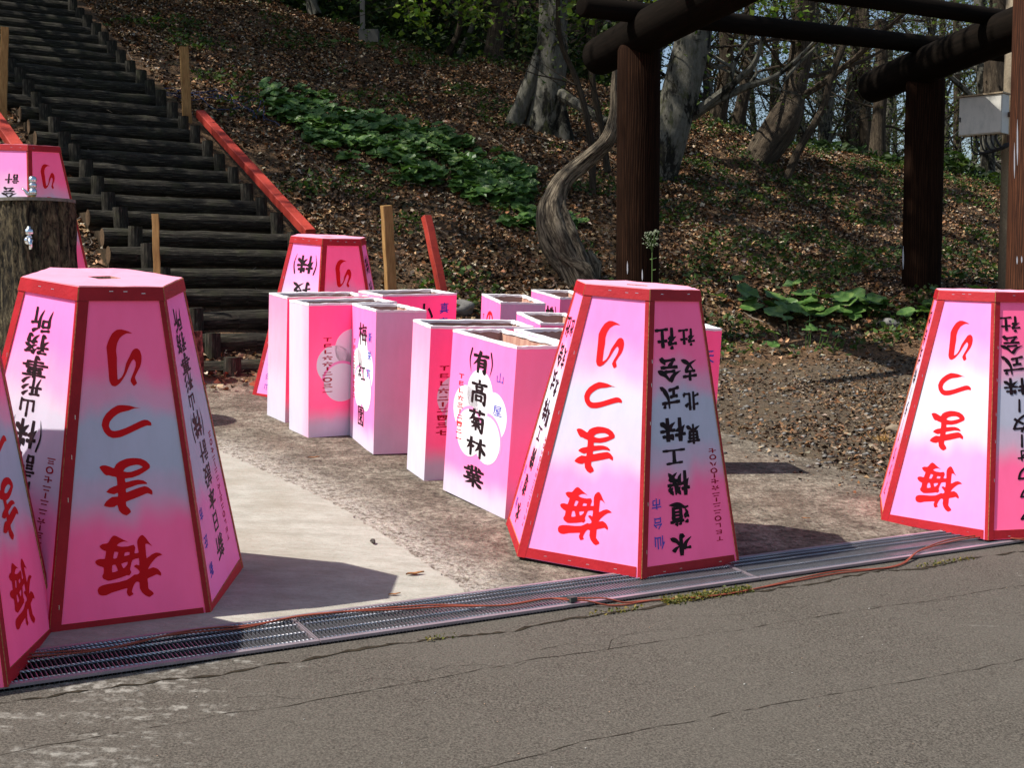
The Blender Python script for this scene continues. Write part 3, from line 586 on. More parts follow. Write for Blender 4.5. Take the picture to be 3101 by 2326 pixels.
# ------------------------------------------------------------------ open lantern boxes
BW, BD, BH = .6071, .3064, .8555
def lbox(q, side, label, text_mat, side_mat, inner='wood_in', letters=None, emblem=True, warp=0):
    root = empty('lantern_box', label=label, cat='lantern box', group='open rectangular lantern boxes standing on the asphalt'); root.matrix_world = pose(q)
    ex, ey = (BW, BD) if side == 'r' else (BD, BW); rg = random.Random(label)
    c = [Vector((0, 0, 0)), Vector((ex, 0, 0)), Vector((ex, ey, 0)), Vector((0, ey, 0))]
    X, Y, Z = Vector((1, 0, 0)), Vector((0, 1, 0)), Vector((0, 0, 1))
    walls = [(c[0], X, ex, -Y), (c[1], Y, ey, X), (c[2], -X, ex, Y), (c[3], -Y, ey, -X)]
    for i, (o, U, L, N) in enumerate(walls):
        wide = abs(L - BW) < 1e-3; mb = MB(); nu, nv = 6, 10
        def pp(a, b): return o + U * (L * a / nu) + Z * (BH * b / nv) + N * (-.0004 * math.sin(math.pi * a / nu) * math.sin(math.pi * b / nv))
        for a in range(nu):
            for b in range(nv): mb.face([pp(a, b), pp(a + 1, b), pp(a + 1, b + 1), pp(a, b + 1)], [(a / nu, b / nv), ((a + 1) / nu, b / nv), ((a + 1) / nu, (b + 1) / nv), (a / nu, (b + 1) / nv)])
        mb.build('printed_panel' if wide else 'plain_panel', M[text_mat if wide else side_mat], root, smooth=True)
        # inner board
        th = .020; T = .0015
        ins = th if i % 2 == 0 else th
        p0 = o + U * (th) - N * th; 
        mb = MB(); A = [p0 + Z * .02, p0 + U * (L - 2 * th) + Z * .02, p0 + U * (L - 2 * th) + Z * (BH - .004), p0 + Z * (BH - .004)]
        mb.face(A[::-1], [(0, 0), (1, 0), (1, 1), (0, 1)])
        q2 = p0 - N * -.0175 
        mb.face([a + N * .0165 for a in A], None); 
        ib = mb.build('inner_board', M[inner if i != 2 else 'wood_in2'], root)
        # paper folded over the rim, uneven
        mb = MB(); n = 14; pr = None
        for a in range(n + 1):
            f = a / n; u = f * L; w_in = th + .003 + rg.uniform(-.002, .003); z0 = BH + .0022 + rg.uniform(-.0016, .0022)
            ui = min(max(u, w_in), L - w_in)
            cur = [o + U * u + N * .0012 + Z * (BH - .010 + rg.uniform(-.003, .001)), o + U * u + N * .0014 + Z * z0, o + U * ui - N * w_in + Z * (z0 - .001), o + U * ui - N * (w_in + .001) + Z * (BH - .012 + rg.uniform(-.006, .003))]
            if pr:
                for s in range(3): mb.face([pr[s], cur[s], cur[s + 1], pr[s + 1]])
            pr = cur
        mb.build('rim', M['rim'], root)
    mb = MB(); mb.face([p + Z * .05 for p in c][:]); mb.build('bottom_board', M['wood_in2'], root)
    mb = MB()  # nail heads and torn marks on the inside boards
    if side == 'l': F = Face(c[3] + Z * BH, -Y, -Z, -X)
    else: F = Face(c[0] + Z * BH, X, -Z, -Y)
    if emblem:
        rd = .122; P5 = [(.30, .285, 0), (.440, .375, 0), (.175, .385, 0), (.225, .50, 2), (.395, .505, 1)]
        def disc(mb, u, v, r, n0, a0=0, a1=360, n=36):
            pts = [F.P(u + r * math.cos(rad(a0 + (a1 - a0) * i / n)), v + r * math.sin(rad(a0 + (a1 - a0) * i / n)), n0) for i in range(n)]
            if (pts[1] - pts[0]).cross(pts[2] - pts[0]).dot(F.N) < 0: pts = pts[::-1]
            mb.face(pts)
        for (u, v, ly) in P5:
            mb = MB(); disc(mb, u, v, rd, .0003 + ly * .0003 + .00008 * (u > .3)); 
            pe = mb.build('plum_petal', M['plum'], root)
            if ly:
                mb = MB(); n = 26
                a0, a1 = (-175, -20) if ly == 2 else (-95, 20)
                for i in range(n):
                    t0, t1 = [rad(a0 + (a1 - a0) * (i + j) / n) for j in (0, 1)]; r0, r1 = rd - .001, rd + .016
                    pts = [F.P(u + r * math.cos(t), v + r * math.sin(t), .0001 + ly * .0003 + .0001) for r, t in ((r0, t0), (r1, t0), (r1, t1), (r0, t1))]
                    if (pts[1] - pts[0]).cross(pts[2] - pts[0]).dot(F.N) < 0: pts = pts[::-1]
                    mb.face(pts)
                mb.build('petal_outline', M['plumline'], pe)
    for nm, mat, items, font, bw in (letters or []):
        if nm == 'phone_lettering': mb = MB(); write(mb, F, items, n0=.0013, bw=19); mb.build(nm, M[mat], root)['kind'] = 'stuff'
        else: letters_of(root, F, items, mat, nm.replace('lettering', 'character'), .0013, bw * 1.25, font)
    return root
def col2(tel): return column(tel, .118, .205, .60 if len(tel) > 10 else .575, .062, u1=.126)
lbox((-1.2746, 8.0944, .5654, -.0202, .005, -.0168), 'r', 'open lantern box of the left cluster with white plum blossom on deep pink', 'box_shade', 'box_side_e', letters=[('phone_lettering', 'telink', column('TEL六六-二〇三一', .127, .205, .575, .07), True, 9), ('company_lettering', 'ink', [('大', .40, .13, .16, .12), ('沼', .40, .30, .16, .12), ('商', .40, .47, .16, .12), ('店', .40, .66, .16, .13)], True, 10)])
lbox((-.8216, 7.6586, .3547, -.0145, .0334, .0064), 'l', 'open lantern box with three narrow black characters and a plain mauve side', 'box_sunlit', 'box_side_m', letters=[('company_lettering', 'ink', [('梅', .295, .168, .20, .145), ('紅', .285, .405, .18, .12), ('園', .283, .67, .15, .125)], False, 9), ('phone_lettering', 'redink', column('TEL二二-七七〇二', .09, .205, .59, .06), True, 9), ('town_lettering', 'blueink', [('新', .475, .17, .085, .06), ('栄', .47, .28, .085, .06), ('町', .46, .39, .085, .06)], True, 9)])
lbox((-1.501, 8.5578, .5757, -.0003, -.0056, -.0243), 'r', 'open lantern box with pale pink end, leftmost of all the boxes', 'box_shade', 'box_side_p', emblem=False, letters=[('phone_lettering', 'telink', column('TEL六六-二四一五', .3, .205, .575, .07), True, 9)])
lbox((-.897, 8.745, .6702, -.0032, -.0032, .0033), 'r', 'open lantern box behind the left cluster with small blue characters at its upper right', 'box_shade', 'box_side_p', emblem=False, letters=[('town_lettering', 'blueink', [('真', .505, .098, .08, .075), ('室', .50, .20, .08, .075), ('川', .50, .31, .08, .075)], True, 9), ('company_lettering', 'ink', [('小', .335, .13, .16, .14), ('国', .33, .34, .15, .13), ('屋', .33, .55, .15, .13)], False, 11)])
lbox((-.4818, 7.0625, .3917, .0081, -.0118, -.0048), 'r', 'open lantern box with white narrow side, just left of the front box', 'box_shade', 'box_side_p', letters=[('phone_lettering', 'telink', column('TEL六二-二四三七', .088, .205, .605, .066), True, 9), ('company_lettering', 'ink', [('丸', .3, .15, .15, .12), ('八', .3, .32, .15, .12), ('酒', .3, .49, .15, .12), ('店', .3, .66, .15, .12)], True, 10)])
lbox((-.0353, 6.3225, .5795, .0235, -.0099, -.001), 'l', 'front open lantern box with five big black characters over a white plum blossom', 'box_sunlit', 'box_side_pp', letters=[('company_lettering', 'ink', [('㈲', .294, .124, .215, .125), ('高', .294, .278, .160, .125), ('菊', .288, .425, .172, .118), ('林', .298, .562, .190, .105), ('業', .293, .713, .195, .112)], False, 11.5), ('town_lettering', 'blueink', [('山', .477, .175, .074, .06), ('屋', .476, .340, .082, .056)], False, 8), ('phone_lettering', 'redink', column('TEL六三-二四二一', .115, .205, .570, .058, u1=.127), True, 9)])
lbox((.2366, 6.5295, .4566, .0014, -.0041, .0007), 'l', 'open lantern box right behind the front box, half hidden by the central lantern', 'box_sunlit', 'box_side_w', 'wood_in2', letters=[('phone_lettering', 'redink', column('TEL六二-二四一三', .118, .205, .57, .058), True, 9)])
lbox((.122, 7.46, .2213, .0, .0, .0), 'l', 'open lantern box of which only rim and top show left of the central lantern', 'box_sunlit', 'box_side_pp', emblem=False)
lbox((-.113, 8.6675, .2301, -.0016, -.002, -.0015), 'l', 'far open lantern box with a red looped character', 'box_sunlit', 'box_side_m', emblem=False, letters=[('shop_lettering', 'redink', [('の', .29, .16, .26, .2), ('ぞ', .29, .38, .24, .18)], True, 9), ('phone_lettering', 'redink', column('TEL二二-五六', .09, .12, .5, .05), True, 9)])
lbox((.2981, 9.2332, .325, .0009, -.0024, .0003), 'l', 'far open lantern box with a black character in round brackets beside the central lantern', 'box_sunlit', 'box_side_pp', emblem=False, letters=[('company_lettering', 'ink', [('㈱', .42, .145, .25, .15), ('山', .42, .32, .15, .12), ('工', .42, .48, .15, .1)], False, 12)])
lbox((.5873, 7.4561, .2458, .0001, .0025, -.0004), 'r', 'open lantern box showing at the right behind the central lantern', 'box_shade', 'box_side_pp', emblem=False, letters=[('town_lettering', 'blueink', [('天', .53, .16, .085, .08), ('童', .53, .30, .085, .08)], True, 9)])
from mathutils import noise as mn
# ------------------------------------------------------------------ steel drain grates
gm = NT('galvanised_steel'); o_ = gm.coord(); M['galv'] = gm.bsdf(gm.mix(gm.noise(o_, 30, 4), (.26, .26, .28), (.56, .56, .60)), .33, .5, .85)
gm = NT('galvanised_frame'); o_ = gm.coord(); M['galvf'] = gm.bsdf(gm.mix(gm.noise(o_, 12, 4), (.28, .235, .26), (.46, .40, .43)), .5, .5, .6)
Lp = 1.995
fr = MB(); 
fr.box((0, -HW + .010, 0), (Lp, .020, .010)); fr.box((0, HW - .008, 0), (Lp, .016, .010)); fr.box((-Lp / 2 + .002, 0, -.012), (.004, 2 * HW - .05, .024)); fr.box((Lp / 2 - .002, 0, -.012), (.004, 2 * HW - .05, .024))
frame_me = fr.mesh('frame', M['galvf'])
bars = MB(); nb = 132; rg = random.Random(5)
for i in range(nb): bars.box((-Lp / 2 + .016 + i * (Lp - .032) / (nb - 1), 0, -.012), (.0032, 2 * HW - .045, .022))
bar_me = bars.mesh('cross_bars', M['galv'])
rod = MB(); n = 260   # twisted square rod: beads of light along it
for i in range(n):
    a = i * .8; x = -Lp / 2 + .01 + i * (Lp - .02) / n; x2 = x + (Lp - .02) / n; r = .0043; b_ = a + .8
    R1 = [Vector((x, r * math.cos(a + k * math.pi / 2), r * math.sin(a + k * math.pi / 2))) for k in range(4)]; R2 = [Vector((x2, r * math.cos(b_ + k * math.pi / 2), r * math.sin(b_ + k * math.pi / 2))) for k in range(4)]
    for k in range(4): rod.face([R1[k], R1[(k + 1) % 4], R2[(k + 1) % 4], R2[k]])
rod_me = rod.mesh('rod', M['galv'])
ang = rad(30.2); upn = Vector((.0472, -.0817, 1)).normalized(); xd = Vector((DX, DY, plane(DX, DY))).normalized(); Rg = Matrix((xd, upn.cross(xd), upn)).transposed().to_4x4()
PL = ['out of frame beyond the lower left lantern', 'at the lower left under the lantern shadows', 'in the middle in front of the pale slab', 'right of the seam, under the central lantern corner', 'in front of the right edge lantern', 'beyond the right edge of the frame']
s0 = -.33 + .5
for i in range(6):
    s = -2.33 + 1.0 + i * 2.0; x, y = st(s, 0)
    g_ = empty('drain_grate', label='galvanised steel drain grate section ' + PL[i], cat='drain grate', group='steel grates over the drain channel')
    m_ = Rg.copy(); m_.translation = pz(x, y, .012); g_.matrix_world = m_
    link('frame', frame_me, g_); o = link('cross_bars', bar_me, g_); o['kind'] = 'stuff'
    for yy in (-.118, -.040, .045, .088, .118): r_ = link('rod', rod_me, g_); r_.location = (0, yy, .0025)
# ------------------------------------------------------------------ orange cords
CB = [(-2.3,3.9),(-1.567,4.175),(-1.373,4.256),(-1.28,4.336),(-1.169,4.438),(-1.043,4.501),(-.93,4.551),(-.785,4.68),(-.614,4.758),(-.435,4.814),(-.253,4.874),(-.044,4.911),(.131,5.019),(.236,5.023),(.427,5.058),(.551,5.126),(.871,5.257),(1.198,5.482),(1.421,5.636),(1.586,5.711),(1.739,5.801),(1.935,6.03),(2.157,6.225),(2.378,6.34),(2.508,6.303),(2.942,6.554),(3.6,6.9)]
cm = NT('orange_cord'); M['cord'] = cm.bsdf((.26, .058, .032), .6, .3)
for j, (off, lab) in enumerate(((0, 'orange power cord lying along the drain, upper strand of the pair'), (1, 'orange power cord lying along the drain, lower strand of the pair'))):
    P = [Vector((x, y, 0)) for x, y in CB]; L = catmull(P, 7); mb = MB(); path = []; rg = random.Random(j)
    for i, p in enumerate(L):
        s_, t_ = to_st(p.x, p.y); ww = .013 * math.sin(i * .21 + .4) + .006; q_ = p + Vector((-DY, DX, 0)) * (ww if off else -ww * .4)
        s_, t_ = to_st(q_.x, q_.y); h_ = .0275 if abs(t_) < HW + .02 else .0055
        path.append(Vector((q_.x, q_.y, plane(q_.x, q_.y) + h_ + off * .001)))
    for _ in range(2):
        path = [path[0]] + [Vector((b.x, b.y, (a.z + b.z * 2 + c_.z) / 4)) for a, b, c_ in zip(path, path[1:], path[2:])] + [path[-1]]
    mb.tube(path, .0034, 7); tag(mb.build('power_cord', M['cord'], smooth=True), lab, 'power cord', 'orange cords along the drain')
x, y = .236, 5.023
root = empty('cord_joint', (x, y, plane(x, y) + .03), (0, 0, ang), 'small grey tape joint holding the two orange cords at the edge of the grate', 'cable joint')
mb = MB(); mb.box((0, .0, 0), (.03, .028, .018)); mb.build('tape_sleeve', flat('grey_tape', (.05, .055, .05), .6), root)
# ------------------------------------------------------------------ leaves, chips, moss on the paving
def leafmesh(nm, L, W_, mat, seed):
    rg = random.Random(seed); mb = MB(); n = 8; pts = []
    prof = [0, .55, .85, 1, .9, .65, .35, 0]
    cen = [Vector((L * (i / (n - 1) - .5), 0, .02 * L * math.sin(i * 1.3) + .06 * L * (i / n) ** 2)) for i in range(n)]
    for i in range(n - 1):
        for s in (-1, 1):
            a = cen[i]; b = cen[i + 1]; c_ = b + Vector((0, s * W_ * prof[i + 1] / 2, W_ * .22)); d = a + Vector((0, s * W_ * prof[i] / 2, W_ * .22))
            f_ = [a, b, c_, d] if s > 0 else [d, c_, b, a]; mb.face(f_)
    return mb.build(nm, mat)
br = flat('dry_leaf_brown', (.30, .13, .05), .7, .2, nz=.3)
for i, (x, y, L, a, lab) in enumerate([(.60, 5.50, .10, .1, 'dry brown leaf on the grate below the corner of the middle lantern'), (-.46, 5.02, .05, .3, 'curled dry leaf on the grate in front of the slab'), (-1.142, 7.445, .07, .2, 'orange brown leaf on the asphalt in front of the left boxes'), (1.494, 6.553, .05, -.6, 'thin reddish leaf on the asphalt between the two right lanterns'), (-.40, 5.30, .08, .4, 'pale tan leaf scrap at the tip of the lantern shadow on the slab')]):
    o = leafmesh('fallen_leaf', L, L * .35, br, i); o.location = pz(x, y, .03 if abs(to_st(x, y)[1]) < HW else .016); o.rotation_euler = (0, 0, a); tag(o, lab, 'leaf')
mb = MB(); mb.tube([(-.018, 0, .006), (-.008, .002, .011), (.006, 0, .012), (.018, -.004, .006), (.026, -.006, .004)], [.003, .008, .010, .007, .002], 8)
o = mb.build('seed_husk', flat('dark_husk', (.05, .04, .035), .7), smooth=True); o.location = pz(-.622, 5.737, .014); o.rotation_euler = (0, 0, -.9); tag(o, 'small dark seed husk lying on the pale slab', 'seed husk')
rg = random.Random(3); V = []; F = []; C_ = []
def scatter_stones(n, fn, smin, smax, seed):
    rg = np.random.default_rng(seed)
    ico = np.array([(0, 0, .8), (.9, 0, .1), (.3, .85, .15), (-.75, .5, .05), (-.7, -.55, .1), (.3, -.85, .05), (0, 0, -.6)]); tris = np.array([(0, 1, 2), (0, 2, 3), (0, 3, 4), (0, 4, 5), (0, 5, 1), (6, 2, 1), (6, 3, 2), (6, 4, 3), (6, 5, 4), (6, 1, 5)])
    P = fn(rg, n); n = len(P); s = smin + (smax - smin) * rg.random(n) ** 6; a = rg.random(n) * 6.28; ca, sa = np.cos(a)[:, None], np.sin(a)[:, None]
    v = ico[None] * (1 + rg.uniform(-.25, .25, (n, 7, 1))) * np.stack([s, s * rg.uniform(.6, 1, n), s * rg.uniform(.4, .7, n)], 1)[:, None]
    V = np.stack([v[..., 0] * ca - v[..., 1] * sa, v[..., 0] * sa + v[..., 1] * ca, v[..., 2] + s[:, None] * .1], 2) + P[:, None]
    F = (np.arange(n)[:, None, None] * 7 + tris[None]).reshape(-1, 3); k = rg.random((n, 1))
    c = np.where(k < .55, np.array([[.21, .20, .18]]) * rg.uniform(.3, 1.4, (n, 1)), np.array([[.20, .12, .07]]) * rg.uniform(.3, 1.2, (n, 1)))
    C = np.repeat(np.concatenate([np.clip(c, 0, .7), np.ones((n, 1))], 1), 7, 0)
    return V.reshape(-1, 3), F, C
q = NT('tinted_stone'); M['stone'] = q.bsdf(q.mix(.55, q.attr('tint'), q.mix(q.noise(q.coord(), 60, 4), (.10, .10, .10), (.75, .75, .75)), 'OVERLAY'), .85, .3)
def gravel_pt(rg, n):
    x = rg.uniform(.9, 7, n); y = rg.uniform(7, 15.5, n); gx = np.maximum(9.3 - 1.9 * (x - 1.3), 7.0)
    k = (y > gx - rg.random(n) ** 2 * 1.3) & ((y < 11.5) | (rg.random(n) > (y - 11.5) / 3.2)) & (x < y * .54); x, y = x[k], y[k]
    return np.stack([x, y, terr(x, y)], 1)
V, F, C_ = scatter_stones(30000, gravel_pt, .0035, .034, 4)
o = link('gravel', npmesh('gravel', V, F, M['stone'], C_)); tag(o, 'grey and brown gravel stones strewn between the asphalt and the leafy slope', kind='stuff')
def chip_pt(rg, n):
    x = rg.uniform(-2.6, 4, n); y = rg.uniform(2.6, 9.5, n); t = -x * DY + y * DX - T0
    k = ~((t > -.26) & (t < .2)) & ~((t > 0) & (x < -.2) & (y < 7.6)); x, y = x[k], y[k]
    return np.stack([x, y, plane(x, y)], 1)
V, F, C_ = scatter_stones(2600, chip_pt, .0015, .0065, 8); C_[:, :3] = np.clip(C_[:, :3] * 1.6 + .05, 0, .75)
o = link('grit', npmesh('grit', V, F, M['stone'], C_)); tag(o, 'tiny stone chips lying loose on the road and apron', kind='stuff')
for i, (x, y, s, lab) in enumerate([(2.75, 9.3, .06, 'rounded tan stone on the gravel left of the right edge lantern'), (3.0, 9.35, .035, 'small grey stone beside the tan stone on the gravel'), (-.51, 12.75, .15, 'mossy grey boulder half buried in leaves behind the left boxes'), (3.95, 13.6, .11, 'flat grey boulder beside the big leaves at the foot of the dark post'), (2.95, 8.35, .035, 'pale grey stone on the gravel slope')]):
    import bmesh
    bm = bmesh.new(); bmesh.ops.create_icosphere(bm, subdivisions=3, radius=1)
    from mathutils import noise as mn
    for v in bm.verts:
        d = 1 + .28 * mn.noise(v.co * 1.3 + Vector((i * 7, 0, 0))) + .10 * mn.noise(v.co * 4 + Vector((i, 3, 0))); v.co = Vector((v.co.x * d * s, v.co.y * d * s * .8, v.co.z * d * s * .6))
    me = bpy.data.meshes.new('boulder'); bm.to_mesh(me); bm.free(); q = NT('boulder_rock'); cc = (.32, .25, .17) if i == 0 else (.24, .23, .21)
    me.materials.append(q.bsdf(q.mix(q.noise(q.coord(), 30, 5, .7), tuple(k * .45 for k in cc), cc), .85, .3, bump=q.noise(q.coord(), 60, 4), bstr=.5, bdist=.01)); me.polygons.foreach_set('use_smooth', [True] * len(me.polygons))
    o = link('stone', me); o.location = (x, y, hz(x, y) + s * .25); tag(o, lab, 'stone')
# ------------------------------------------------------------------ tap post (bark covered) with two taps
q = NT('rough_bark'); uv = q.coord('UV'); mp = q.n('ShaderNodeMapping'); mp.inputs['Scale'].default_value = (1, .28, 1); q.set(mp.inputs[0], uv)
bn = q.noise(mp.outputs[0], 30, 8, .75, 1.2); bv = q.noise(mp.outputs[0], 9, 5, .7, 2.5); bm_ = q.math('ADD', q.math('MULTIPLY', bn, .6), q.math('MULTIPLY', bv, .4))
M['bark'] = q.bsdf(q.ramp(bm_, [(.42, (.006, .005, .004)), (.48, (.045, .036, .022)), (.54, (.14, .11, .065)), (.62, (.30, .25, .14))]), .9, .2, bump=bm_, bstr=1., bdist=.14)  # ridge highlights and groove shade put into the bark colours along the relief
sx, sy = -2.98, 8.2; root = empty('tap_post', (sx, sy, plane(sx, sy)), label='thick bark covered water post with two chrome taps at the left', cat='tap post')
mb = MB(); rg = random.Random(2); n = 72; H_ = 2.198 - plane(sx, sy); rings = []
for j in range(36):
    z = H_ * j / 35; rings.append([Vector(((.226 + .030 * mn.noise(Vector((math.cos(a) * 7, math.sin(a) * 7, z * 1.6))) + .016 * mn.noise(Vector((math.cos(a) * 18, math.sin(a) * 18, z * 4)))) * math.cos(a), (.226 + .030 * mn.noise(Vector((math.cos(a) * 7, math.sin(a) * 7, z * 1.6))) + .016 * mn.noise(Vector((math.cos(a) * 18, math.sin(a) * 18, z * 4)))) * math.sin(a), z)) for a in [2 * math.pi * k / n for k in range(n)]])
for j in range(35):
    for k in range(n):
        k2 = (k + 1) % n; mb.face([rings[j][k], rings[j][k2], rings[j + 1][k2], rings[j + 1][k]], [(k / n * 1.46, j / 35 * H_), ((k + 1) / n * 1.46, j / 35 * H_), ((k + 1) / n * 1.46, (j + 1) / 35 * H_), (k / n * 1.46, (j + 1) / 35 * H_)])
mb.build('bark', M['bark'], root, smooth=True)
mb = MB(); n = 48; top = [Vector((.238 * math.cos(2 * math.pi * k / n), .238 * math.sin(2 * math.pi * k / n), H_ + .012)) for k in range(n)]; lo = [p - Vector((0, 0, .02)) for p in top]; mb.prism(top, lo); mb.build('top_slab', flat('grey_cement_cap', (.13, .12, .10), .8, .2, nz=.3), root)
def lathe(mb, prof, n=20, M4=None, mat=0):
    R = [[Vector((r * math.cos(2 * math.pi * k / n), r * math.sin(2 * math.pi * k / n), z)) for k in range(n)] for r, z in prof]
    if M4 is not None: R = [[M4 @ p for p in r] for r in R]
    for a, b in zip(R[:-1], R[1:]):
        for k in range(n): mb.face([a[k], a[(k + 1) % n], b[(k + 1) % n], b[k]], None, mat)
    mb.face(R[-1], None, mat); mb.face(R[0][::-1], None, mat)
# upright drinking tap: x offset from pixel measured place
tx, ty = .02, -.10
tap = MB(); lathe(tap, [(.016, .012), (.016, .03)], mat=1); lathe(tap, [(.020, .030), (.024, .036), (.024, .058), (.020, .066), (.016, .072)]); lathe(tap, [(.014, .072), (.023, .080), (.024, .098), (.018, .106)]); lathe(tap, [(.015, .106), (.024, .114), (.026, .128), (.020, .144), (.010, .149)])
tap.tube([(-.02, 0, .035), (-.035, -.004, .045), (-.048, -.006, .062), (-.066, -.008, .075)], [.013, .011, .007, .005], 10)
o = tap.build('drinking_tap', [M['chrome'], M['brass']], root, smooth=True); o.location = (tx, ty, H_)
tap = MB(); 
Mx = Matrix.Rotation(rad(90), 4, 'X')
lathe(tap, [(.032, 0), (.034, .012), (.028, .03), (.020, .05)], M4=Mx)
tap.tube([(.0, -.03, .0), (.012, -.075, .006), (.016, -.10, .0), (.018, -.108, -.02), (.018, -.108, -.055)], [.016, .016, .014, .011, .0105], 12)
lathe(tap, [(.016, .008), (.018, .022), (.013, .034)], M4=Matrix.Translation((.008, -.062, 0)))
for k in range(4):
    pass
lathe(tap, [(.024, .036), (.027, .042), (.027, .064), (.022, .070), (.012, .072), (.012, .082), (.009, .086)], 8, Matrix.Translation((.008, -.062, 0)))
ax, az = .048, 2.198 - .36 + .0; o = tap.build('wall_tap', M['chrome'], root, smooth=True); o.location = (.035, -.225, H_ - .255); o.rotation_euler = (0, 0, .25)
# short weathered log post in front of the steps
x, y = -2.50, 9.88; root = empty('short_log_post', (x, y, plane(x, y) - .02), label='short weathered log post standing on the asphalt at the foot of the steps', cat='log post')
mb = MB(); mb.tube([(0, 0, 0), (0.005, 0, .2), (0, .004, .43)], [.150, .147, .143], 28, wob=.02, rng=rg); 
q = NT('mottled_log'); o_ = q.coord(); M['mottle'] = q.bsdf(q.ramp(q.noise(o_, 9, 6, .7), [(.42, (.02, .012, .008)), (.52, (.10, .055, .04)), (.62, (.24, .16, .12))]), .9, .2, bump=q.noise(o_, 30, 4), bstr=.7, bdist=.02)
mb.build('log_body', M['mottle'], root, smooth=False)
# ------------------------------------------------------------------ log steps
q = NT('weathered_log'); uv = q.coord('UV'); mp = q.n('ShaderNodeMapping'); mp.inputs['Scale'].default_value = (1, .10, 1); q.set(mp.inputs[0], uv)
gn = q.noise(mp.outputs[0], 55, 6, .7, .6); g2 = q.noise(q.coord(), 6, 4)
c = q.ramp(gn, [(.34, (.006, .005, .004)), (.56, (.042, .037, .027)), (.76, (.20, .18, .135))]); c = q.mix(q.ramp(g2, [(.5, 0.), (.7, .6)]), c, (.045, .046, .022))
M['log'] = q.bsdf(c, .9, .2, bump=gn, bstr=1., bdist=.03)
M['logend'] = flat('log_end_grain', (.10, .062, .034), .9, .2, nz=.35)
M['soil'] = flat('tread_soil', (.05, .036, .022), .95, .1, nz=.5, nscale=25)
stair = empty('log_staircase', (-1.9, 11.5, hz(-1.9, 11.5)), label='long flight of dark log steps climbing the slope at the left', cat='steps')
inv = Vector(stair.location)
ux, uy = .838, .545; up_d = Vector((-.221, .34, 0)); rg = random.Random(11)
for n_ in range(-1, 31):
    R_ = Vector((-1.15 - .221 * n_, 11.5 + .34 * n_, EYE - .322 + .189 * n_ - .02)); Wd = 1.60
    Lf = R_ - Vector((ux, uy, 0)) * Wd
    a = Lf - Vector((ux, uy, 0)) * rg.uniform(.24, .36); b = R_ + Vector((ux, uy, 0)) * rg.uniform(.0, .08)
    r = rg.uniform(.078, .090); a.z += rg.uniform(-.012, .012); b.z += rg.uniform(-.012, .012)
    mb = MB(); path = [a.lerp(b, t) + Vector((rg.uniform(-.008, .008), rg.uniform(-.008, .008), rg.uniform(-.006, .006) - r)) - inv for t in np.linspace(0, 1, 9)]
    mb.tube(path, [r * rg.uniform(.92, 1.05) for _ in path], 14, cap=False, wob=.035, rng=rg)
    for pth, sgn in ((path[0], -1), (path[-1], 1)):
        ring = [pth + Vector((0, 0, 0)) + (Vector((-uy, ux, 0)) * math.cos(t) + Vector((0, 0, 1)) * math.sin(t)) * r * .99 for t in np.linspace(0, 2 * math.pi, 15)[:-1]]
        mb.face(ring if sgn < 0 else ring[::-1], None, 1)
    mb.build('step_log', [M['log'], M['logend']], stair, smooth=False)
    # earth tread behind the log
    mb = MB(); z = -r * .9; nxt = up_d * 1.05
    A = [a + Vector((0, 0, z + r - .03)) - inv, b + Vector((0, 0, z + r - .03)) - inv, b + nxt + Vector((0, 0, z + r - .02)) - inv, a + nxt + Vector((0, 0, z + r - .02)) - inv]
    Bq = [p - Vector((0, 0, .35)) for p in A]; mb.prism(A, Bq); mb.build('earth_tread', M['soil'], stair)
    for base in (Lf, R_):
        rp = rg.uniform(.060, .072); fwd = Vector((.221, -.34, 0)).normalized() * (r + rp * .72); pb = base + fwd - inv; pb.z += -.02 - .24
        h = .26 + rg.uniform(.0, .035); mb = MB(); tl = Vector((rg.uniform(-.01, .01), rg.uniform(-.01, .01), 0))
        mb.tube([pb, pb + tl * .5 + Vector((0, 0, h * .5)), pb + tl + Vector((0, 0, h))], [rp, rp, rp * .97], 14, cap=False, wob=.03, rng=rg)
        top = pb + tl + Vector((0, 0, h)); mb.face([top + Vector((rp * .97 * math.cos(t), rp * .97 * math.sin(t), rg.uniform(0, .004))) for t in np.linspace(0, 2 * math.pi, 15)[:-1]], None, 0)
        mb.build('stake_log', [M['log'], M['logend']], stair)
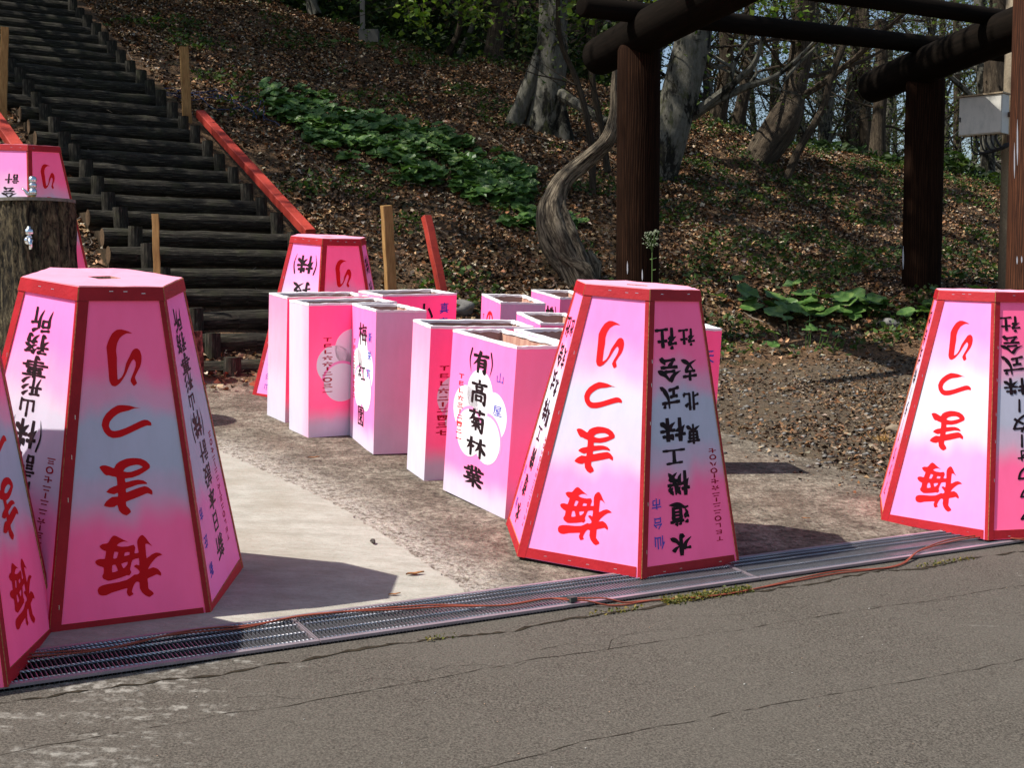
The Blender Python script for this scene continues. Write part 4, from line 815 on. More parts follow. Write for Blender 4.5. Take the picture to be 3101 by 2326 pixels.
# ------------------------------------------------------------------ stakes and red poles
def R_at(px, py, Y):   # helper used only with measured numbers below
    f = 3939.3; c_, s_ = math.cos(rad(4.0101)), math.sin(rad(4.0101)); dx = (px - 1550.5) / f; u = -(py - 1163) / f
    d = Vector((dx, c_ + u * s_, -s_ + u * c_)); return d * (Y / d.y) + Vector((0, 0, EYE))
q = NT('fresh_stake_wood'); o_ = q.coord('Object', (1, 1, .1)); gw = q.noise(o_, 60, 4, .6)
M['stakew'] = q.bsdf(q.ramp(gw, [(.3, (.27, .14, .045)), (.7, (.46, .27, .10))]), .75, .25, bump=gw, bstr=.3, bdist=.005)
def beam4(name, a, b, w_, d_, mat, label, cat, yaw=0, group=None, taper=1, bottom=.25):
    a, b = Vector(a), Vector(b); ax = (b - a).normalized(); a0 = a - ax * bottom; X = Vector((math.cos(yaw), math.sin(yaw), 0)); X = (X - ax * X.dot(ax)).normalized(); Yv = ax.cross(X)
    root = empty(name, a, label=label, cat=cat, group=group)
    mb = MB(); n = 8; rr = []
    for i in range(n + 1):
        p = a0.lerp(b, i / n) - a; k = 1 - (1 - taper) * i / n; wob = Vector((math.sin(i * 2.1), math.cos(i * 1.7), 0)) * .002; ch = .88
        cs = [(-1, -ch), (-ch, -1), (ch, -1), (1, -ch), (1, ch), (ch, 1), (-ch, 1), (-1, ch)]
        rr.append([p + wob + X * (u * w_ / 2 * k) + Yv * (v * d_ / 2 * k) for u, v in cs])
    for r0, r1 in zip(rr[:-1], rr[1:]):
        for k in range(8): mb.face([r0[k], r0[(k + 1) % 8], r1[(k + 1) % 8], r1[k]])
    mb.face(rr[-1]); mb.face(rr[0][::-1]); mb.build('timber', mat, root); return root
sg = 'pale sawn stakes driven in around the steps'
beam4('wooden_stake', R_at(1184, 880, 11.4), R_at(1170, 622, 11.3), .088, .07, M['stakew'], 'yellow sawn timber stake standing behind the boxes, right of the far lantern', 'stake', .5, sg)
beam4('wooden_stake', R_at(476, 850, 10.9), R_at(470, 647, 10.9), .056, .02, M['stakew'], 'thin brown flat stake standing in front of the lowest steps', 'stake', .1, sg)
beam4('wooden_stake', R_at(566, 336, 16.3), R_at(556, 140, 16.2), .10, .075, M['stakew'], 'yellow sawn stake standing beside the upper end of the long red beam', 'stake', .5, sg)
beam4('wooden_stake', R_at(10, 300, 14.6), R_at(15, 80, 14.5), .08, .07, M['stakew'], 'orange brown stake at the left edge above the lantern on the bank', 'stake', .3, sg)
q = NT('old_red_paint'); o_ = q.coord(); M['redpole'] = q.bsdf(q.mix(q.ramp(q.noise(o_, 14, 5, .7), [(.45, 0.), (.75, 1.)]), (.42, .045, .028), (.30, .03, .022)), .6, .3, bump=q.noise(o_, 40, 3), bstr=.2)
rgp = 'red painted beams leaning on the slope'
beam4('red_beam', R_at(935, 712, 13.0) + Vector((0, 0, .03)), R_at(607, 352, 16.3) + Vector((0, 0, .03)), .105, .10, M['redpole'], 'long red painted beam lying down the slope right of the steps', 'red beam', .3, rgp, bottom=.05)
beam4('red_beam', R_at(1340, 885, 11.9), R_at(1291, 655, 12.1), .078, .07, M['redpole'], 'short red painted beam leaning behind the open boxes', 'red beam', .6, rgp)
beam4('red_beam', R_at(75, 480, 12.8), R_at(-60, 290, 14.2), .12, .10, M['redpole'], 'red painted beam at the left edge just above the lantern on the bank', 'red beam', .3, rgp)
# ------------------------------------------------------------------ log pergola gate
q = NT('shaded_post_log'); uv = q.coord('UV'); mp = q.n('ShaderNodeMapping'); mp.inputs['Scale'].default_value = (1, .07, 1); q.set(mp.inputs[0], uv)
gw = q.noise(mp.outputs[0], 22, 6, .65, 1.8); wv = q.wave(mp.outputs[0], 13, 11, 3)
cc = q.mix(wv, q.ramp(gw, [(.3, (.007, .003, .0015)), (.6, (.028, .013, .007)), (.8, (.060, .027, .014))]), (.010, .005, .0035)); 
M['post'] = q.bsdf(cc, .95, .04, bump=wv, bstr=.35, bdist=.008)  # back posts: their shade is put into this darker log colour
q = NT('dark_beam_log'); uv = q.coord('UV'); mp = q.n('ShaderNodeMapping'); mp.inputs['Scale'].default_value = (1, .07, 1); q.set(mp.inputs[0], uv)
gw = q.noise(mp.outputs[0], 20, 6, .65, 1.2)
M['beam'] = q.bsdf(q.ramp(gw, [(.3, (.004, .003, .002)), (.65, (.010, .007, .005)), (.85, (.026, .014, .008))]), .9, .05, bump=gw, bstr=.3, bdist=.008)
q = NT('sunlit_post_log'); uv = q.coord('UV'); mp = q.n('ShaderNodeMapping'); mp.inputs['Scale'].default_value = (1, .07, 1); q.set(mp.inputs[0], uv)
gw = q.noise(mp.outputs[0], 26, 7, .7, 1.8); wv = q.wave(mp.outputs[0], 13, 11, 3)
M['post2'] = q.bsdf(q.mix(q.ramp(wv, [(.2, 0.), (.8, .7)]), q.ramp(gw, [(.35, (.030, .010, .005)), (.6, (.10, .036, .016)), (.8, (.17, .065, .03))]), (.02, .008, .005)), .8, .15, bump=gw, bstr=.5, bdist=.01)  # lighter copy of the post log, sunlight put into its colour
K = 1.28
perg = empty('log_pergola', (1.24, 12.9, hz(1.24, 12.9)), label='big gate like pergola of dark brown round logs on thick log posts', cat='pergola'); pi_ = Vector(perg.location)
def plog(name, pts, r, mat, nseg=14, n=26, rnd=.0):
    P = [Vector(p) - pi_ for p in pts]; path = []; rr = []
    a, b = P[0], P[-1]; L = (b - a).length; d = (b - a).normalized()
    path += [a - d * .0, a + d * r * .08, a + d * r * .28]; rr += [r * .72, r * .88, r * .98]
    for i in range(1, nseg): path.append(a.lerp(b, .05 + .9 * i / nseg)); rr.append(r)
    path += [b - d * r * .28, b - d * r * .08, b]; rr += [r * .98, r * .88, r * .72]
    mb = MB(); mb.tube(path, rr, n); return mb.build(name, mat, perg, smooth=True)
def ext(p, q_, t): return Vector(p) + (Vector(q_) - Vector(p)) * t
A0, A1 = R_at(1812, 172, 14.05), R_at(1930, 107, 12.92); A1.z = A0.z + .0
B0, B1 = R_at(2640, 262, 16.1), R_at(2785, 203, 14.72); B1.z = B0.z
plog('beam', [A0, ext(A0, A1, 3.3)], .203, M['beam']); plog('beam', [B0, ext(B0, B1, 4.2)], .200, M['beam'])
for (px_, Y_, top, r_) in ((1929, 12.9, A0.z - .08, .212), (2786, 14.75, B0.z - .08, .215)):
    X_ = (px_ - 1550.5) / 3939.3 * Y_; plog('post', [(X_, Y_, hz(X_, Y_) - .4), (X_, Y_, top)], r_, M['post'])
P2a, P2b = R_at(1758, 18, 12.25), R_at(2905, 145, 14.9)
plog('purlin', [P2a, ext(P2a, P2b, 1.35)], .098, M['beam'])
P1a, P1b = R_at(2300, -50, 11.55), R_at(2980, 46, 12.86)
plog('purlin', [ext(P1a, P1b, -.7), ext(P1a, P1b, 1.6)], .083, M['beam'])
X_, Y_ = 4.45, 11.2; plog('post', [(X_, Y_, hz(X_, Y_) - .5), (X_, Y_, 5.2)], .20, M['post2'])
mb = MB(); rg = random.Random(9)   # white paint runs on the posts
for (px, Y_, r_, y0, y1, w_, n_) in ((3081, 11.2, .20, 360, 500, .012, 1), (3072, 11.2, .20, 430, 540, .010, 1), (1900, 12.9, .212, 790, 830, .012, 1), (1945, 12.9, .212, 815, 850, .012, 1), (3080, 11.2, .2, 775, 800, .012, 3), (2735, 14.75, .215, 745, 815, .018, 1)):
    cx = {3081: 4.45, 3072: 4.45, 3080: 4.45, 1900: 1.24, 1945: 1.24, 2735: 4.626}[px]; pxl = px
    for j in range(n_):
        p0 = R_at(px + j * 14, y0, Y_); off = p0.x - cx; off = max(min(off, r_ * .97), -r_ * .97); yy = Y_ - math.sqrt(max(r_ ** 2 - off ** 2, 0)) - .004
        a = R_at(px + j * 14, y0, yy); b = R_at(px + j * 14, y1 - j * 4, yy); m_ = a.lerp(b, .5)
        for (u0, w0), (u1, w1) in (((0, .1), (.3, .9)), ((.3, .9), (.7, 1)), ((.7, 1), (1, .2))):
            s_ = a.lerp(b, u0); e_ = a.lerp(b, u1)
            mb.face([s_ - Vector((w_ * w0 / 2, 0, 0)) - pi_, e_ - Vector((w_ * w1 / 2, 0, 0)) - pi_, e_ + Vector((w_ * w1 / 2, 0, 0)) - pi_, s_ + Vector((w_ * w0 / 2, 0, 0)) - pi_])
o = mb.build('paint_runs', flat('white_drips', (.62, .62, .65), .6), perg); o['kind'] = 'stuff'
# ------------------------------------------------------------------ utility pole with white control box
px_, py_ = 5.60, 14.62; pole = empty('utility_pole', (px_, py_, hz(px_, py_)), label='tan concrete pole partly hidden behind the brown post at the right', cat='pole')
mb = MB(); mb.tube([(0, 0, -.4), (0, 0, 3), (0, 0, 8)], [.15, .14, .12], 20); mb.build('shaft', flat('tan_concrete', (.33, .27, .19), .85, .2, nz=.2), pole, smooth=True)
A_ = R_at(2903, 412, 14.45); Wb = .48; ya = rad(-44); Hb = .415
bx = empty('control_box', tuple(A_), (0, 0, ya), 'weathered white metal control box fixed to the pole at the upper right', 'control box')
q = NT('white_enamel'); o_ = q.coord('Object', (1, 1, .5)); M['enamel'] = q.bsdf(q.mix(q.ramp(q.noise(o_, 12, 5, .7), [(.45, 0.), (.72, .5)]), (.66, .64, .58), (.34, .36, .33)), .5, .4)
mb = MB(); mb.box((Wb / 2, .09, Hb / 2), (Wb, .175, Hb)); mb.build('case', M['enamel'], bx)
mb = MB(); mb.box((Wb / 2, -.006, Hb / 2 - .005), (Wb - .012, .014, Hb - .03)); mb.build('door', M['enamel'], bx)
mb = MB(); mb.box((Wb / 2, .09, Hb + .012), (Wb + .03, .23, .014)); mb.build('lid', flat('rusty_lid_edge', (.42, .33, .22), .7, .3, nz=.3), bx)
mb = MB(); mb.box((.022, -.02, Hb * .42), (.012, .02, .05)); mb.build('latch', flat('dark_latch', (.05, .045, .04), .5), bx)
cb = flat('black_conduit', (.012, .012, .014), .5, .4)
for i in range(6):
    x0 = .10 + i * .055; mb = MB(); s_ = catmull([Vector((x0, .10, .0)), Vector((x0 + .01, .10, -.06 - .01 * (6 - i))), Vector((x0 + .07, .10, -.13 - .012 * (6 - i))), Vector((Wb + .0, .13, -.10 - .008 * (6 - i))), Vector((Wb + .12, .2, -.02 * i))], 6)
    mb.tube(s_, .012 if i % 2 else .009, 8); mb.build('conduit', cb, bx, smooth=True)
mb = MB(); mb.box((Wb + .05, .17, -.05), (.10, .06, .07)); mb.box((Wb + .02, .17, Hb / 2), (.10, .05, .05)); mb.build('bracket', flat('brown_bracket', (.10, .06, .04), .7), bx)
# grey lamp pole on the ridge with a concrete block
P_ = R_at(1098, 92, 23.4); lp = empty('lamp_pole', (P_.x, P_.y, hz(P_.x, P_.y)), label='slim pale grey pole rising from the ridge at the top', cat='pole')
mb = MB(); mb.tube([(0, 0, -.3), (0, 0, 6)], [.045, .042], 14); mb.build('shaft', flat('pale_grey_pole', (.34, .33, .31), .7), lp, smooth=True)
mb = MB(); mb.box((.12, -.05, .03), (.34, .25, .22)); mb.build('footing', flat('footing', (.12, .115, .10), .9), lp)
# blue rope tangle
rg = random.Random(21); mb = MB(); blue = flat('faded_blue_rope', (.035, .05, .12), .8)
def ground_path(pts, dz, n=6):
    L = catmull([Vector((x, y, 0)) for x, y in pts], n); return [Vector((p.x, p.y, hz(p.x, p.y) + dz + .02 * math.sin(i * 1.7))) for i, p in enumerate(L)]
for k in range(4):
    pts = [(-4.5 + rg.uniform(-.1, .1), 17.0 + rg.uniform(-.1, .5)), (-4.1 + rg.uniform(-.2, .2), 17.6 + rg.uniform(-.4, .4)), (-3.8 + rg.uniform(-.2, .2), 17.4 + rg.uniform(-.3, .3)), (-3.45, 17.8 + rg.uniform(-.4, .4)), (-3.3 + rg.uniform(-.2, .3), 17.2)]
    mb.tube(ground_path(pts, .05), .005, 5)
o = mb.build('blue_rope', blue); tag(o, 'tangle of faded blue rope on the slope beside the upper stake', 'rope')
# white flowering weed in front of the centre post
wx, wy = 1.30, 12.2; wd = empty('flowering_weed', (wx, wy, hz(wx, wy)), label='tall thin weed with small white flower cluster in front of the central log post', cat='weed')
rg = random.Random(6); mb = MB(); top = R_at(1975, 735, wy) - Vector(wd.location); stem = [Vector((0, 0, 0)), Vector((.01, 0, top.z * .5)), Vector((top.x, 0, top.z))]; mb.tube(stem, [.008, .006, .004], 6)
fl = MB()
for i in range(26):
    a = rg.uniform(0, 6.28); L = rg.uniform(.03, .10); e_ = stem[-1] + Vector((math.cos(a) * L, math.sin(a) * L * .6, rg.uniform(-.05, .13))); mb.tube([stem[-1] - Vector((0, 0, rg.uniform(0, .1))), e_], .0022, 4)
    for _ in range(4):
        p = e_ + Vector((rg.uniform(-.012, .012), rg.uniform(-.01, .01), rg.uniform(-.01, .01))); fl.box(p, (.007, .007, .007), M=Matrix.Rotation(rg.random(), 4, 'Z'))
for i in range(10):
    z = rg.uniform(.05, top.z * .95); a = rg.uniform(0, 6.28); p = Vector((0.005, 0, z)); e_ = p + Vector((math.cos(a), math.sin(a), .25)) * .07; s_ = Vector((-math.sin(a), math.cos(a), 0)) * .02
    mb.face([p, p.lerp(e_, .5) + s_, e_, p.lerp(e_, .5) - s_])
mb.build('stem', flat('weed_green', (.07, .12, .03), .8), wd); fl.build('flowers', flat('weed_white', (.36, .40, .26), .8), wd)['kind'] = 'stuff'
# ------------------------------------------------------------------ bark and foliage materials
q = NT('beech_bark'); o_ = q.coord('Object', (1, 1, .45)); n1 = q.noise(o_, 3.4, 6, .72, .5); n2 = q.noise(o_, 16, 5, .7); n3 = q.noise(q.coord(), 55, 4)
c = q.mix(q.ramp(n2, [(.3, 0.), (.7, 1.)]), (.060, .056, .042), (.17, .16, .13)); c = q.mix(q.ramp(n1, [(.50, 0.), (.56, 1.)]), c, (.012, .011, .008)); c = q.mix(q.ramp(q.noise(o_, 9, 5, .8), [(.55, 0.), (.64, .8)]), c, (.055, .058, .022))
M['beech'] = q.bsdf(c, .9, .2, bump=n2, bstr=.5, bdist=.03)
q = NT('brown_bark'); uv = q.coord('UV'); mp = q.n('ShaderNodeMapping'); mp.inputs['Scale'].default_value = (1, .2, 1); q.set(mp.inputs[0], uv); n1 = q.noise(mp.outputs[0], 16, 7, .75, .8)
c = q.ramp(n1, [(.32, (.014, .011, .008)), (.55, (.075, .055, .036)), (.78, (.22, .18, .125))]); M['bark2'] = q.bsdf(c, .9, .2, bump=n1, bstr=1, bdist=.05)
q = NT('dead_wood'); uv = q.coord('UV'); mp = q.n('ShaderNodeMapping'); mp.inputs['Scale'].default_value = (1, .22, 1); mp.inputs['Rotation'].default_value = (0, 0, .35); q.set(mp.inputs[0], uv); n1 = q.noise(mp.outputs[0], 26, 7, .7, 1.0); v1 = q.vor(mp.outputs[0], 16, 'DISTANCE_TO_EDGE')
hh = q.math('ADD', q.math('MULTIPLY', n1, .65), q.math('MULTIPLY', q.noise(mp.outputs[0], 8, 5, .7, 2.0), .38))
c = q.ramp(hh, [(.40, (.008, .006, .005)), (.49, (.09, .07, .048)), (.58, (.26, .21, .145)), (.72, (.40, .34, .25))]); M['dead'] = q.bsdf(c, .9, .2, bump=hh, bstr=1, bdist=.03)
q = NT('tinted_leaf'); lf = q.attr('tint'); d = q.n('ShaderNodeBsdfPrincipled'); q.set(d.inputs[0], lf); d.inputs['Roughness'].default_value = .55; d.inputs['Specular IOR Level'].default_value = .3
tr = q.n('ShaderNodeBsdfTranslucent'); q.set(tr.inputs[0], q.mix(1, lf, (1.0, 1.15, .5), 'MULTIPLY')); mx = q.n('ShaderNodeMixShader'); mx.inputs[0].default_value = .35
q.t.links.new(d.outputs[0], mx.inputs[1]); q.t.links.new(tr.outputs[0], mx.inputs[2]); q.t.links.new(mx.outputs[0], q.out.inputs[0]); M['leaf'] = q.mat
q = NT('dry_litter_leaf'); M['litter'] = q.bsdf(q.attr('tint'), .62, .35)
NR = np.random.default_rng
def quads(P, size, rng, tint, flatness=.0, fold=.35, aspect=1.5, ndir=None):
    """P (n,3): one folded leaf per point -> V (n*6,3), F (n*2,4)"""
    n = len(P); a = rng.uniform(0, 2 * np.pi, n); tilt = rng.normal(0, 1, (n, 3)) * (1 - flatness)
    nrm = np.array([0, 0, 1.0]) + tilt if ndir is None else ndir + tilt; nrm /= np.linalg.norm(nrm, axis=1)[:, None]
    d = np.stack([np.cos(a), np.sin(a), rng.normal(0, .2, n)], 1); d -= nrm * (d * nrm).sum(1)[:, None]; d /= np.linalg.norm(d, axis=1)[:, None]; s = np.cross(nrm, d)
    L = (size * rng.uniform(.45, 1.55, n))[:, None]; W_ = L / aspect; f = nrm * W_ * rng.uniform(-fold, fold, n)[:, None]
    tip = d * L / 2; b = rng.uniform(-.25, .25, n)[:, None] * L * nrm
    v = np.stack([P - tip, P - tip * .1 + s * W_ / 2 + f, P + tip + b, P - tip * .1 - s * W_ / 2 + f], 1)
    V = v.reshape(-1, 3); i = np.arange(n)[:, None] * 4; F = np.concatenate([i + [0, 2, 1], i + [0, 3, 2]], 0)
    return V, F, np.repeat(np.concatenate([tint, np.ones((n, 1))], 1), 4, 0)
def pal(rng, n, cols, var=.25):
    cols = np.array(cols); c = cols[rng.integers(0, len(cols), n)]; return np.clip(c * rng.uniform(1 - var, 1 + var, (n, 1)) * rng.uniform(.92, 1.08, (n, 3)), 0, 1)
BROWN = [(.22, .105, .042), (.32, .165, .07), (.09, .042, .018), (.42, .25, .12), (.05, .028, .014), (.40, .27, .15), (.28, .125, .048), (.035, .022, .012), (.03, .02, .011), (.06, .035, .018), (.50, .40, .28)]
# leaf litter
rg = NR(1); n = 440000; x = rg.uniform(-9.5, 11.5, n); y = rg.uniform(9.5, 26, n)
h = hillp(x, y) - plane(x, y) + .6 * np.exp(-((x - 5.5) / 3) ** 2 - ((y - 15) / 2.6) ** 2)
pr = sstep(-.45, .35, h) + .0; pr = np.maximum(pr, sstep(12.2, 14.2, y) * 1.0) * (.55 + .45 * np.sin(2.1 * x + 1.3 * y) * np.sin(1.7 * y - x)); pr = np.clip(pr + .15 * (h > 0), 0, 1)
inview = (np.abs(x / y) < .52); stair_d = np.abs((x - (-1.85 - .65 * (y - 11.5))) * .838 + 0) ; instair = (stair_d < .98) & (y > 10.9)
k = (rg.random(n) < pr) & inview & ~instair; x, y = x[k][:200000], y[k][:200000]; z = terr(x, y) + rg.uniform(.0, .03, len(x))
V, F, C_ = quads(np.stack([x, y, z], 1), .053, rg, pal(rg, len(x), BROWN, .35), flatness=.45, fold=.5, aspect=1.45)
o = link('leaf_litter', npmesh('leaf_litter', V, F, M['litter'], C_)); tag(o, 'brown fallen leaves carpeting the wooded slope', kind='stuff')
rg = NR(2); n = 30000; x = rg.uniform(.8, 7, n); y = rg.uniform(7, 12.5, n); gx = np.maximum(9.3 - 1.9 * (x - 1.3), 7.0); k = (y > gx + rg.normal(-.1, .45, n)) & (rg.random(n) < .25 + .75 * sstep(-.2, .6, np.sin(2.2 * x + y) * np.sin(1.9 * y - 1.1 * x) + .2)) & (x < .54 * y); x, y = x[k], y[k]
V, F, C_ = quads(np.stack([x, y, terr(x, y) + rg.uniform(0, .012, len(x))], 1), .034, rg, pal(rg, len(x), BROWN, .35) * .55, flatness=.5, fold=.5)
o = link('leaf_crumbs', npmesh('leaf_crumbs', V, F, M['litter'], C_)); tag(o, 'broken brown leaf bits mixed into the gravel', kind='stuff')
# twigs in the litter
rg_ = random.Random(12); mb = MB()
for _ in range(260):
    yy = rg_.uniform(11.5, 23); xx = rg_.uniform(-.42, .42) * yy
    if hillp(xx, yy) < plane(xx, yy) - .2: continue
    a = rg_.uniform(0, 6.28); L = rg_.uniform(.1, .5); pts = [(xx + math.cos(a) * L * t + rg_.uniform(-.02, .02), yy + math.sin(a) * L * t) for t in (0, .5, 1)]
    mb.tube([Vector((p, q_, hz(p, q_) + rg_.uniform(.02, .06))) for p, q_ in pts], [.006, .005, .002], 3, cap=False)
o = mb.build('twigs', flat('grey_twig', (.20, .16, .12), .9)); tag(o, 'thin dry twigs lying among the leaves on the slope', kind='stuff')
# low green plants scattered on slope
rg = NR(7); n = 26000; x = rg.uniform(-9, 11, n); y = rg.uniform(10.5, 26, n); m_ = np.sin(1.9 * x + 2) * np.sin(1.6 * y + .6 * x) + .5 * np.sin(4.3 * x - 3 * y) + .55 * sstep(1.2, 2.4, x) + .5 * sstep(22.5, 24.5, y)
h = hillp(x, y) - plane(x, y) + .5 * np.exp(-((x - 5.5) / 3) ** 2 - ((y - 15) / 2.6) ** 2)
k = (m_ > .40) & (h > -.35) & (np.abs(x / y) < .52); x, y = x[k], y[k]
stair_d = np.abs((x - (-1.85 - .65 * (y - 11.5))) * .838); k = stair_d > 1.0; x, y = x[k], y[k]
x = np.repeat(x, 3) + rg.normal(0, .05, len(x) * 3); y = np.repeat(y, 3) + rg.normal(0, .05, len(y) * 3); z = terr(x, y) + rg.uniform(.02, .11, len(x))
GREEN = [(.045, .085, .018), (.07, .12, .025), (.03, .06, .015), (.10, .14, .035)]
V, F, C_ = quads(np.stack([x, y, z], 1), .058, rg, pal(rg, len(x), GREEN), flatness=.2)
o = link('undergrowth', npmesh('undergrowth', V, F, M['leaf'], C_)); tag(o, 'low green seedlings and grasses sprouting through the fallen leaves', kind='stuff')
# ------------------------------------------------------------------ broad leaved butterbur
def inpoly(x, y, P):
    c = np.zeros(len(x), bool); n = len(P)
    for i in range(n):
        (x1, y1), (x2, y2) = P[i], P[(i + 1) % n]; c ^= ((y1 > y) != (y2 > y)) & (x < (x2 - x1) * (y - y1) / (y2 - y1 + 1e-12) + x1)
    return c
def broad_leaf(mb, c, nrm, r, rng, ts):
    nrm = nrm.normalized(); a = rng.uniform(0, 6.28); X = Vector((math.cos(a), math.sin(a), 0)); X = (X - nrm * X.dot(nrm)).normalized(); Yv = nrm.cross(X); n = 11; rim = []
    for i in range(n):
        t = 2 * math.pi * i / n; rr = r * (1 if i else .45) * (1 + .1 * math.cos(2 * t) + rng.uniform(-.08, .08)); rim.append(c + (X * math.cos(t) + Yv * math.sin(t)) * rr + nrm * (r * .22 * rng.uniform(-.2, 1) + r * .10 * (i % 2)))
    for i in range(n): mb.face([c, rim[i], rim[(i + 1) % n]])
PB = [(-3.58,18.68),(-3.08,18.82),(-2.26,18.6),(-1.35,18.62),(-.68,18.3),(.28,17.8),(.32,16.82),(-.14,15.78),(-.84,16.3),(-1.38,15.88),(-2.24,16.48),(-2.76,16.84),(-3.27,17.7)]
q = NT('butterbur_leaf'); o_ = q.coord(); nz = q.noise(o_, 9, 4); c = q.ramp(nz, [(.35, (.035, .09, .018)), (.52, (.08, .165, .035)), (.70, (.22, .31, .085))])
d = q.n('ShaderNodeBsdfPrincipled'); q.set(d.inputs[0], c); d.inputs['Roughness'].default_value = .42; d.inputs['Specular IOR Level'].default_value = .45
tr = q.n('ShaderNodeBsdfTranslucent'); tr.inputs[0].default_value = (.10, .22, .03, 1); mx = q.n('ShaderNodeMixShader'); mx.inputs[0].default_value = .22
q.t.links.new(d.outputs[0], mx.inputs[1]); q.t.links.new(tr.outputs[0], mx.inputs[2]); q.t.links.new(mx.outputs[0], q.out.inputs[0]); M['burr'] = q.mat
rg_ = random.Random(31); mb = MB(); cnt = 0
for _ in range(6500):
    x = rg_.uniform(-3.8, .9); y = rg_.uniform(15.2, 19)
    ins = inpoly(np.array([x]), np.array([y]), PB)[0]; nzv = mn.noise(Vector((x * 1.6, y * 1.6, 0)))
    if not (ins and nzv > -.14) and not (abs(x - .4) < .55 and abs(y - 15.8) < .35 and nzv > .0): continue
    z = hz(x, y); r = rg_.uniform(.04, .10); hh_ = rg_.uniform(.03, .20) * (1 if ins else .6)
    broad_leaf(mb, Vector((x, y, z + hh_)), Vector((rg_.uniform(-.5, .5), rg_.uniform(-.9, .1), 1)), r, rg_, 0); cnt += 1
o = mb.build('butterbur_bed', M['burr']); tag(o, 'dense bed of broad green leaves running in a band across the slope', kind='stuff')
def burr_plant(x, y, n_, spread, rmax, label, seed):
    rg_ = random.Random(seed); root = empty('butterbur_plant', (x, y, hz(x, y)), label=label, cat='plant', group='big leaved plants at the foot of the slope'); b0 = Vector(root.location)
    st_ = MB()
    for i in range(n_):
        dx, dy = rg_.gauss(0, spread), rg_.gauss(0, spread * .7); z = hz(x + dx, y + dy); h_ = rg_.uniform(.08, .24); c = Vector((x + dx, y + dy, z + h_)) - b0; mb = MB()
        broad_leaf(mb, c, Vector((rg_.uniform(-.4, .4), rg_.uniform(-.7, .2), 1)), rg_.uniform(.5, 1) * rmax, rg_, 0); mb.build('leaf', M['burr'], root)
        st_.tube([Vector((dx * .8, dy * .8, 0)), c], .005, 4, cap=False)
    st_.build('stalks', M['burr'], root)['kind'] = 'stuff'
burr_plant(2.75, 14.1, 22, .26, .16, 'clump of broad green leaves on the slope foot right of the middle lantern', 1)
burr_plant(3.72, 14.05, 22, .24, .17, 'clump of broad green leaves left of the dark far post', 2)
burr_plant(4.45, 13.7, 16, .22, .14, 'clump of broad green leaves right in front of the dark far post', 3)
burr_plant(4.35, 12.7, 14, .22, .10, 'small leafy weeds beside the right edge lantern', 4)
burr_plant(2.9, 12.9, 12, .3, .07, 'low leafy weeds where gravel meets the slope', 5)
# moss tufts at the drain edge
rg = NR(5); n = 900; s_ = rg.uniform(3.1, 3.55, n); t_ = -.225 + rg.normal(0, .018, n); x = s_ * DX - (t_ + T0) * DY; y = s_ * DY + (t_ + T0) * DX
s2 = rg.uniform(.2, 6, 1500); t2 = -.25 + rg.normal(0, .008, 1500); kk = np.sin(s2 * 7) + np.sin(s2 * 3.1) > 1.0; x = np.concatenate([x, (s2 * DX - (t2 + T0) * DY)[kk]]); y = np.concatenate([y, (s2 * DY + (t2 + T0) * DX)[kk]])
V, F, C_ = quads(np.stack([x, y, plane(x, y) + rg.uniform(0, .018, len(x))], 1), .012, rg, pal(rg, len(x), [(.16, .15, .03), (.24, .19, .05), (.08, .10, .02)]))
o = link('moss', npmesh('moss', V, F, M['leaf'], C_)); tag(o, 'yellow green moss in the joint along the drain', kind='stuff')
# dry grass tuft on the gravel
for (x, y, lab) in ((2.55, 8.9, 'small tuft of dry orange grass on the gravel'), (2.95, 9.0, 'second dry orange grass tuft nearer the right lantern')):
    rg_ = random.Random(int(x * 100)); mb = MB()
    for _ in range(60):
        a = rg_.uniform(0, 6.28); L = rg_.uniform(.04, .11); b0 = Vector((rg_.gauss(0, .03), rg_.gauss(0, .03), 0)); e_ = b0 + Vector((math.cos(a) * L, math.sin(a) * L, L * .6)); s_ = Vector((-math.sin(a), math.cos(a), 0)) * .003; mb.face([b0 - s_, b0 + s_, e_])
    o = mb.build('grass_tuft', flat('dry_grass', (.30, .17, .05), .9)); o.location = (x, y, hz(x, y)); tag(o, lab, 'grass tuft')
# ------------------------------------------------------------------ trees
def grow(tw, leaves, p, d, r, L, lev, rng, maxlev, curve=.25, gnarl=.2, upb=.15):
    n = max(3, int(5 - lev)); path = [p.copy()]; rr = [r]; q_ = p.copy(); dd = d.copy()
    for i in range(n):
        dd = (dd + Vector((rng.gauss(0, gnarl), rng.gauss(0, gnarl), rng.gauss(0, gnarl) + upb * .3))).normalized(); q_ = q_ + dd * L / n; path.append(q_.copy()); rr.append(r * (1 - .75 * (i + 1) / n))
    tw.tube(path, rr, 6 if lev == 0 else (4 if lev == 1 else 3), cap=False)
    if lev >= maxlev: leaves.append(path[-1]); leaves.append(path[len(path) // 2]); return
    nb = 4 if lev < 2 else 3
    for k in range(nb):
        t = rng.uniform(.25, 1.0); i = min(int(t * n), n - 1); b = path[i].lerp(path[i + 1], t * n - i); a = rng.uniform(0, 6.28)
        side = Vector((math.cos(a), math.sin(a), rng.uniform(-.1, .7))); nd = (dd * .55 + side * .8).normalized(); grow(tw, leaves, b, nd, rr[i] * .5, L * rng.uniform(.45, .7), lev + 1, rng, maxlev, curve, gnarl, upb)
